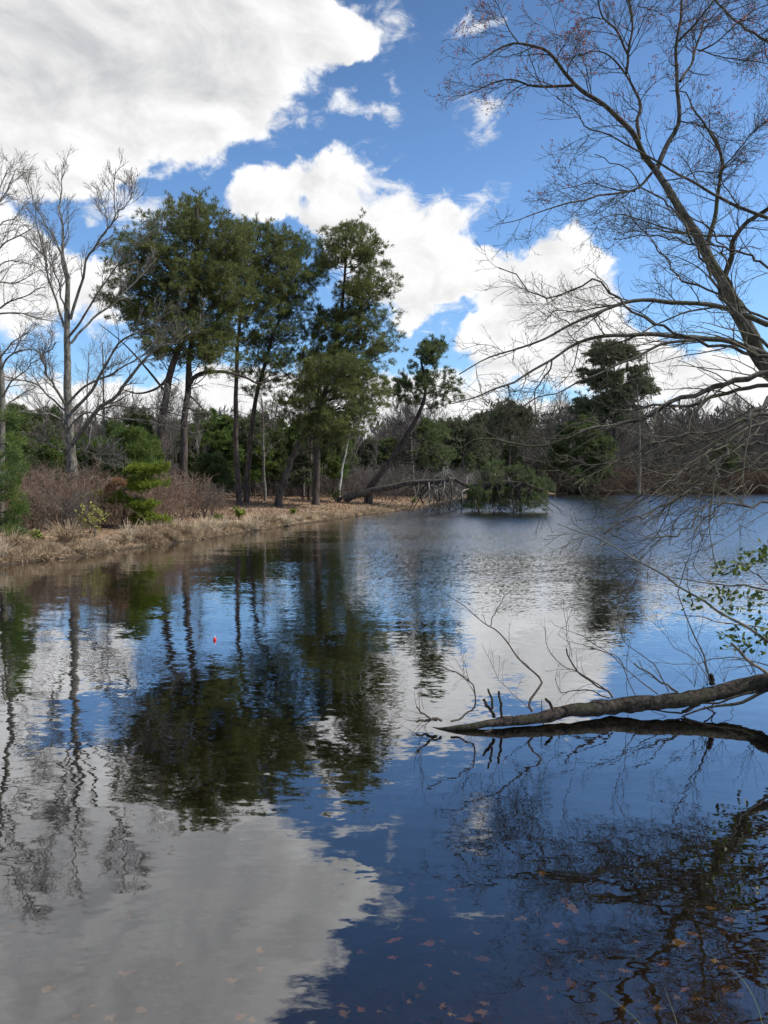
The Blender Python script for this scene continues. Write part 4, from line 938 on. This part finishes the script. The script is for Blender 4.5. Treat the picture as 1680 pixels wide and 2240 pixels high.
slim_tree('thin white birch trunk leaning right behind the bank', [(732,1066),(738,1025),(742,1000),(748,975),(752,955),(756,920)], 50, 50.5, .09, .04, 'birch_bark', 'twig_pale', 6, .8, .2, name='birch')
slim_tree('slim pale trunk between the slanting pine and the thick trunked pine', [(655,1072),(657,1000),(658,940),(660,880)], 54, 54, .13, .07, 'grey_bark', 'twig_grey', 8, 1.)
slim_tree('slim grey trunk just right of the crooked pine', [(573,1080),(570,1000),(568,930),(566,860)], 47, 47, .12, .05, 'grey_bark', 'twig_grey', 10, 1.1)
slim_tree('thin pale sapling standing behind the arching fallen pine', [(897,1070),(893,1020),(890,980),(888,930)], 56, 56, .06, .03, 'pale_bark', 'twig_grey', 8, .8)
slim_tree('thin grey tree seen through the limbs of the pale bare tree', [(228,1060),(226,960),(224,860),(222,740)], 40, 40, .09, .03, 'pale_bark', 'twig_pale', 12, 1.2)
slim_tree('slim straight bare tree beyond the low pines, right of the pale bare tree', [(190,1060),(192,960),(188,860),(192,760)], 42, 42, .07, .02, 'grey_bark', 'twig_pale', 12, 1.2)
slim_tree('slender dark trunk between the slanting pine and the thick pine', [(668,1072),(670,1000),(672,940)], 50, 50, .15, .10, 'pine_bark', 'twig_dark', 6, 1.)
slim_tree('broken slanting dead tree leaning on the thicket behind the fallen trunk', [(800,1062),(830,1045),(862,1022),(880,1008)], 48.5, 49, .05, .02, 'pale_bark', 'twig_pale', 5, .5, name='dead_tree')
slim_tree('lichen pale trunk standing at the far waterline below the far tall pine', [(1380,1062),(1382,1000),(1380,900),(1376,830)], 92, 92, .22, .08, 'pale_bark', 'twig_grey', 14, 2.4, .3)

# ------------------------------------------------------------------ background wood
def proto_pine(name, label, group, h, w, n, needle, seed):
    org = np.zeros(3); P = smooth_curve([(0, 0, -.2), (.1*w, 0, h*.4), (-.05*w, .05, h*.75), (.05, 0, h*.98)], 16); R = np.linspace(.018*h, .004*h, 16)
    t = thing(name, label, 'pine tree', org, group); A = Acc(); A.tubes(P, R, 7, .05); A.build('trunk', M['pine_bark'], t, org)
    u = rng.uniform(0, 1, n); z = h*(.28+.72*u); prof = np.sin(np.clip(1-u, 0, 1)*PI*.62+.25)**.9*w; a = rng.uniform(0, 2*PI, n); r = prof*np.sqrt(rng.uniform(.1, 1, n))
    pts = np.stack([np.cos(a)*r, np.sin(a)*r, z], 1)
    lp, lr, s1, s2, pos, d = crown_from_clumps(pts, P, R, .62, 16, .2, 8, .05, tmin=.15)
    A = Acc(); A.tubes(lp, lr, 4); A.tubes(*s1, 3); A.build('branches', M['twig_dark'], t, org)
    A = Acc(); A.blades(pos, d, .30, .075, 1., 7); A.build('needles', M[needle], t, org, False); return t
def proto_bare(name, label, group, h, mat_='twig_grey', spread=.9):
    org = np.zeros(3); P = smooth_curve([(0, 0, -.2), (.15, .1, h*.35), (-.1, 0, h*.7), (.1, 0, h)], 18); R = np.linspace(.013*h, .002*h, 18)
    t = thing(name, label, 'tree', org, group); A = Acc(); A.tubes(P, R, 6, .05); A.build('trunk', M['grey_bark'], t, org)
    A = Acc(); g1 = grow(P[None], R[None], 16, .28, 1, .65, h*.34, 8, .5, up=.35, wig=.10, rmin=.018, tip=.5); A.tubes(*g1, 4)
    g2 = grow(*g1, 8, .2, 1, .6, h*.15, 6, .6, up=.25, wig=.12, rmin=.014); A.tubes(*g2, 3)
    g3 = grow(*g2, 5, .2, 1, .6, h*.07, 4, .6, up=.2, wig=.12, rmin=.011); A.tubes(*g3, 3)
    A.build('crown', M[mat_], t, org); return t
GL = 'pines in the wood behind the left bank'; GB = 'bare trees in the wood behind the left bank'; GF = 'pines on the far shore'; GR = 'bare trees on the far shore'
LL = 'dark green pine in the wood behind the left bank'; LB = 'grey leafless tree in the wood behind the left bank'; LF = 'dark green pine among bare trees on the far shore'; LR = 'grey leafless tree on the far shore'
pl = [proto_pine('wood_pine', LL, GL, 7.0, 1.9, 46, 'needles_deep', 1), proto_pine('wood_pine', LL, GL, 7.0, 2.3, 54, 'needles_mid', 2), proto_pine('wood_pine', LL, GL, 7.0, 1.6, 40, 'needles_far', 3)]
bl = [proto_bare('wood_tree', LB, GB, 8.0), proto_bare('wood_tree', LB, GB, 8.0, 'haze_twigs')]
def place(root, X, Y, h, h0, label, group, first, tilt=0.):
    z = gz(X, Y); s = h/h0; ws = s*rng.uniform(.85, 1.2)
    if first: r = root; r.location = (X, Y, z); r.scale = (ws, ws, s)
    else: r = dup(root, (X, Y, z), rng.uniform(0, 6.28), (ws, ws, s), label, (rng.normal()*tilt, rng.normal()*tilt))
    r['group'] = group; r['label'] = label; return r
used = set()
def put(protos, k, X, Y, h, h0, label, group, tilt=.03):
    f = protos[k].name not in used; used.add(protos[k].name); return place(protos[k], X, Y, h, h0, label, group, f, tilt)
# left wood, several rows
for row, (Y0, Y1, cnt, hp, pb) in enumerate(((46, 58, 22, 4.8, .6), (60, 70, 24, 6.2, .42), (74, 88, 28, 7.6, .35), (92, 112, 32, 9.0, .3))):
    for i in range(cnt):
        xp = -60 + (1120 if row else 940)*(i+rng.uniform(0, 1))/cnt; Y = rng.uniform(Y0, Y1); X = (xp-CX)/F*Y
        if sdist(np.array([X]), np.array([Y]))[0] < 2: continue
        if row == 0 and 690 < xp < 900: continue
        h = hp*rng.uniform(.7, 1.15)
        if rng.uniform() < pb: put(pl, rng.randint(3), X, Y, h, 7., LL, GL)
        else: put(bl, rng.randint(2), X, Y, h*1.15, 8., LB, GB, .06)
for i in range(7):     # low pines just behind the grove
    xp = 400 + 52*i + rng.uniform(-12, 12); Y = rng.uniform(49, 57); X = (xp-CX)/F*Y; put(pl, 1, X, Y, rng.uniform(4.2, 6.0), 7., LL, GL)
# far shore
assert len(used) == 5
pf = [proto_pine('far_pine', LF, GF, 7.0, 2.2, 50, 'needles_far', 4), proto_pine('far_pine', LF, GF, 7.0, 1.9, 44, 'needles_deep', 5)]
bf = [proto_bare('far_tree', LR, GR, 8.0, 'haze_twigs'), proto_bare('far_tree', LR, GR, 8.0, 'twig_grey')]
for row, (Y0, Y1, cnt, hp, pb) in enumerate(((100, 105, 22, 7.5, .14), (108, 118, 34, 10.5, .10), (122, 140, 38, 13.0, .10))):
    for i in range(cnt):
        xp = 1000 + 760*(i+rng.uniform(0, 1))/cnt; Y = rng.uniform(Y0, Y1); X = (xp-CX)/F*Y
        if sdist(np.array([X]), np.array([Y]))[0] < 1.5: continue
        h = hp*rng.uniform(.75, 1.12)
        if xp < 1180: h *= .85
        if rng.uniform() < pb: put(pf, rng.randint(2), X, Y, h*.9, 7., LF, GF)
        else: put(bf, rng.randint(2), X, Y, h, 8., LR, GR, .04)
for i in range(14):     # side slope between promontory and far shore
    Y = rng.uniform(68, 96); X = 4 + (Y-60)*.35 - rng.uniform(1, 12)
    if sdist(np.array([X]), np.array([Y]))[0] < 1.5: continue
    if i % 3 == 0: put(pf, i % 2, X, Y, rng.uniform(5, 9), 7., LF, GF)
    else: put(bf, i % 2, X, Y, rng.uniform(6, 9), 8., LR, GR)
pine('far_tall_pine', 'tallest pine on the far shore with flat tiers, seen through the branches', 'pine tree', [(1326,1062),(1327,1000),(1327,900),(1328,820),(1322,755)], 101, .34, .08,
     [([(1285,750),(1320,740),(1355,745),(1375,770),(1350,790),(1280,790),(1270,765)], 22), ([(1255,800),(1380,795),(1430,830),(1400,850),(1340,860),(1250,845)], 40), ([(1235,865),(1330,860),(1390,890),(1330,920),(1240,905),(1225,885)], 36)],
     2.6, 0, rc=1.25, tufts=40, needles='needles_far', blade=.42, nb=8, wb=.10, dead=10)
pine('far_pine_clump', 'dense dark evergreen standing at the far waterline left of the far tall pine', 'pine tree', [(1245,1062),(1246,1000),(1247,940),(1248,915)], 98, .25, .08,
     [([(1190,960),(1215,925),(1260,905),(1300,930),(1325,980),(1320,1030),(1270,1050),(1200,1052),(1180,1010)], 70)], 2.6, 0, rc=1.1, tufts=36, needles='needles_deep', blade=.40, nb=8, wb=.10, dead=0, tmin=0)
pine('far_umbrella_pine', 'round topped far pine above the fallen pine crown', 'pine tree', [(1098,1058),(1100,1000),(1102,940),(1104,900)], 92, .22, .08,
     [([(1052,920),(1070,892),(1105,878),(1140,895),(1158,925),(1120,935),(1075,935)], 30)], 2.4, 0, rc=1.05, tufts=34, needles='needles_far', blade=.40, nb=8, wb=.10, dead=6)
pine('far_round_pine', 'broad round pine behind the leaning pine on the far side', 'pine tree', [(1000,1058),(1000,1000),(998,950)], 80, .22, .08,
     [([(940,950),(955,918),(990,903),(1030,915),(1045,950),(1010,985),(960,985)], 36)], 2.4, 0, rc=.9, tufts=34, needles='needles_far', blade=.34, nb=8, wb=.085, dead=4)

# understory masses nobody could count
def brush_mass(name, label, spots, h, mat_, r=.016, ns=26):
    A = Acc(); n = len(spots); K = 6; s = np.repeat(np.array(spots), ns, 0); N = len(s)
    b = s.copy(); b[:, :2] += rng.normal(size=(N, 2))*.9; b[:, 2] = height(b[:, 0], b[:, 1]) - .05; d = norm(np.stack([rng.normal(size=N)*.35, rng.normal(size=N)*.35, np.ones(N)], 1)); L = h*rng.uniform(.4, 1.1, N)
    P = np.zeros((N, K, 3)); P[:, 0] = b
    for i in range(1, K): P[:, i] = P[:, i-1] + d*(L/(K-1))[:, None]; d = norm(d + rng.normal(size=(N, 3))*.16)
    R = np.tile(np.linspace(r, r*.5, K), (N, 1)); A.tubes(P, R, 3); g1 = grow(P, R, 5, .15, 1, .8, h*.4, 5, .8, wig=.2, rmin=r*.6); A.tubes(*g1, 3); g2 = grow(*g1, 3, .2, 1, .8, h*.2, 3, .8, wig=.2, rmin=r*.5); A.tubes(*g2, 3)
    tag(A.build(name, mat_, smooth=False), label, 'undergrowth', kind='stuff')
def spots(n, x0, x1, Y0, Y1, dmin=1.0, dmax=99):
    o = []
    while len(o) < n:
        xp = rng.uniform(x0, x1, 200); Y = rng.uniform(Y0, Y1, 200); X = (xp-CX)/F*Y; s = sdist(X, Y)
        for a, b, c in zip(X, Y, s):
            if dmin < c < dmax and len(o) < n: o.append((a, b, 0))
    return o
brush_mass('undergrowth', 'brown leafless undergrowth filling the wood behind the left bank', spots(230, -80, 900, 55, 85, 3), 2.6, M['haze_twigs'], .016)
brush_mass('undergrowth', 'grey brown leafless undergrowth beyond the promontory', spots(120, 860, 1200, 62, 96, .8), 3.0, M['twig_grey'], .016)
brush_mass('waterside_brush', 'rusty red brown brush along the far waterline', spots(210, 1180, 1800, 97, 103, .3, 6), 3.0, M['twig_rust'], .022)
brush_mass('undergrowth', 'grey leafless undergrowth filling the far shore wood', spots(260, 1000, 1800, 104, 125, 5), 5.5, M['haze_twigs'], .028)
def far_wood():
    """the wood beyond, reading as one mass of crowns"""
    A = Acc(); N = 16000; xp = rng.uniform(-150, 1850, N); Y = rng.uniform(135, 185, N); X = (xp-CX)/F*Y; top = np.where(xp > 1050, 13.5, 11.5) + 2.0*np.sin(X*.35)+1.2*np.sin(X*.9+Y); z = rng.uniform(0, 1, N)**.8*top
    A.blades(np.stack([X, Y, z+1], 1), norm(rng.normal(size=(N, 3))+np.array([0, 0, 1.2])), 1.9, .34, .8, 5)
    tag(A.build('distant_wood', M['haze_twigs'], smooth=False), 'far off grey brown wood behind the pond reading as one mass', 'wood', kind='stuff')
far_wood()

# ------------------------------------------------------------------ small things
def bobber():
    p = S(464, 1383); t = thing('fishing_bobber', 'small red fishing float with a white tip on the water', 'fishing float', (p[0], p[1], 0))
    def lathe(prof, n=16):
        A = Acc(); th = np.arange(n)*2*PI/n; V = np.array([[r*math.cos(a), r*math.sin(a), z] for z, r in prof for a in th]); i = np.arange(len(prof)*n).reshape(-1, n); a = i[:-1]; d = i[1:]
        A.add(V, np.stack([a, np.roll(a, -1, 1), np.roll(d, -1, 1), d], -1).reshape(-1, 4)); return A
    A = lathe([(-.02, .002), (-.012, .016), (0, .022), (.012, .023), (.026, .018), (.036, .009), (.038, .005)]); o = A.build('body', M['bobber_red'], t)
    A = lathe([(.038, .0052), (.05, .008), (.058, .007), (.062, .001)]); A.build('tip', M['bobber_white'], o)
bobber()

def leaf_shape(rot, size, kind):
    if kind == 0:   # five lobed maple leaf
        ang = np.radians([90, 108, 128, 150, 172, 196, 225, 262, 270, 278, 315, 344, 8, 30, 52, 72]); rad = np.array([1, .52, .88, .45, .78, .42, .55, .25, .22, .25, .55, .42, .78, .45, .88, .52])
    else:           # oak like oval with wavy margin
        ang = np.linspace(0, 2*PI, 16, endpoint=False)+PI/2; rad = np.abs(1/np.sqrt(np.sin(ang)**2+(np.cos(ang)/.5)**2))*(1+.14*np.cos(np.arange(16)*PI))
    rad = rad*(1+.24*rng.normal(size=16))*rng.uniform(.7, 1); fold = rng.uniform(.45, 1)
    x = np.cos(ang+rot)*rad*size; y = np.sin(ang+rot)*rad*size*fold; z = .35*size*(1-fold)+.25*size*rng.uniform(.3, 1)*np.cos(ang*2+rot)*rad + .05*rng.normal(size=16)*size; z = z - z.min()
    return x, y, z
M['leaf_orange'] = simple('sunken_leaf_orange', (.30,.15,.05), .7); M['leaf_tan'] = simple('sunken_leaf_tan', (.31,.23,.11), .7); M['leaf_olive'] = simple('sunken_leaf_olive', (.50,.42,.08), .7); M['leaf_brown'] = simple('sunken_leaf_brown', (.15,.085,.045), .7)
leaf_px = [(1165,1890,.9,'leaf_tan'), (975,1925,.9,'leaf_orange'), (965,1945,.9,'leaf_brown'), (1238,1965,1.1,'leaf_tan'), (1200,2000,1,'leaf_orange'), (1215,2040,.9,'leaf_orange'), (852,2033,1.,'leaf_orange'), (955,2035,.8,'leaf_brown'), (930,2090,.8,'leaf_orange'),
    (985,2105,.6,'leaf_tan'), (1030,2020,.8,'leaf_tan'), (1100,1960,.8,'leaf_brown'), (1130,1985,.7,'leaf_tan'), (1545,2080,1.,'leaf_olive'), (1560,2092,.9,'leaf_orange'), (1480,2140,.9,'leaf_orange'), (1500,2160,.8,'leaf_brown'), (1450,2045,.6,'leaf_tan'),
    (1580,1990,.9,'leaf_orange'), (955,2178,.8,'leaf_tan'), (975,2195,.8,'leaf_olive'), (1005,2205,.8,'leaf_orange'), (1040,2195,.9,'leaf_tan'), (1380,2070,.9,'leaf_brown'), (1350,2100,.8,'leaf_tan'), (1300,2110,.7,'leaf_brown'),
    (275,2110,1.3,'leaf_orange'), (300,2185,1.1,'leaf_tan'), (235,2205,1.1,'leaf_tan'), (165,2200,1.,'leaf_orange'), (105,2140,1.1,'leaf_tan'), (385,2085,.9,'leaf_tan'), (560,2060,1.,'leaf_tan'), (500,2120,.9,'leaf_tan'), (780,2185,.9,'leaf_orange'),
    (820,2190,.8,'leaf_tan'), (520,2200,.9,'leaf_orange'), (545,2205,.8,'leaf_tan'), (660,2100,.8,'leaf_brown'), (900,1990,.8,'leaf_brown'), (1250,2080,.8,'leaf_tan'), (1180,2140,.9,'leaf_brown'), (1600,2150,.9,'leaf_brown'), (1420,2180,.9,'leaf_tan')]
for _ in range(26):
    u_ = rng.uniform(0, 1)**.6
    leaf_px.append((rng.uniform(860, 1640), 1900+300*u_, rng.uniform(.6, 1.15), ('leaf_brown', 'leaf_tan', 'leaf_orange', 'leaf_brown')[rng.randint(4)]))
for _ in range(7): leaf_px.append((rng.uniform(20, 860), rng.uniform(2060, 2205), rng.uniform(.7, 1.2), ('leaf_tan', 'leaf_orange', 'leaf_brown')[rng.randint(3)]))
words = {'leaf_tan': 'tan', 'leaf_orange': 'orange brown', 'leaf_brown': 'dark brown', 'leaf_olive': 'yellow olive'}
for i, (x, y, s, mm) in enumerate(leaf_px):
    # meet the pond bottom along the view ray
    r = ray(x, y); tt = CAMH/(-r[2])
    for _ in range(12):
        q = np.array([0, 0, CAMH]) + r*tt; tt += (q[2]-gz(q[0], q[1])-.045)/(-r[2])*.8
    q = np.array([0, 0, CAMH]) + r*tt; X, Y, Z = leaf_shape(rng.uniform(0, 6.28), .050*s, 0 if i % 3 else 1)
    A = Acc(); V = np.concatenate([[[0, 0, .004]], np.stack([X, Y, Z+.003], 1)]); k = np.arange(16); A.add(V, None, np.stack([np.zeros(16, int), 1+k, 1+(k+1) % 16], 1))
    o = A.build('sunken_leaf', M[mm]); o.location = tuple(q)
    side = 'under the pale cloud reflection at the bottom left' if x < 840 else 'in the dark shallow water at the bottom right'
    tag(o, '%s fallen leaf lying %s' % (words[mm], side), 'leaf', 'sunken %s leaves %s' % (words[mm], 'bottom left' if x < 840 else 'bottom right'))

def bed():
    A = Acc(); n = 2200; x = rng.uniform(-3.5, 4.2, n); y = rng.uniform(1.6, 5.6, n); sd_ = sdist(x, y); kk = (sd_ < .25) & (rng.uniform(size=n) < np.clip(1.1+sd_*.32, .12, 1)); x, y = x[kk], y[kk]; z = height(x, y)
    leaves(A, np.stack([x, y, z+.004], 1), .05, None, .2); tag(A.build('sunken_litter', M['bed_litter'], smooth=False), 'dark rotting leaf litter on the shallow pond bed near the camera', 'leaf litter', kind='stuff')
M['bed_litter'] = plain('bed_litter', (.030,.020,.012), (.13,.085,.045), 5); bed()
# grass strands on the near bank corner
def corner_grass(x, y, n, lab, seed):
    p = S(x, y); z = max(gz(p[0], p[1]), 0.0); A = tussock_mesh((0, 0, 0), .32, .30, n, None, K=7, w=.0011); o = A.build('grass_tuft', M['grass_green']); o.location = (p[0], p[1], z)
    tag(o, lab, 'grass')
corner_grass(1690, 2245, 14, 'thin pale green grass strands at the bottom right corner', 1)
corner_grass(1500, 2330, 8, 'thin grass strands rising from the near bank at the bottom right', 2)
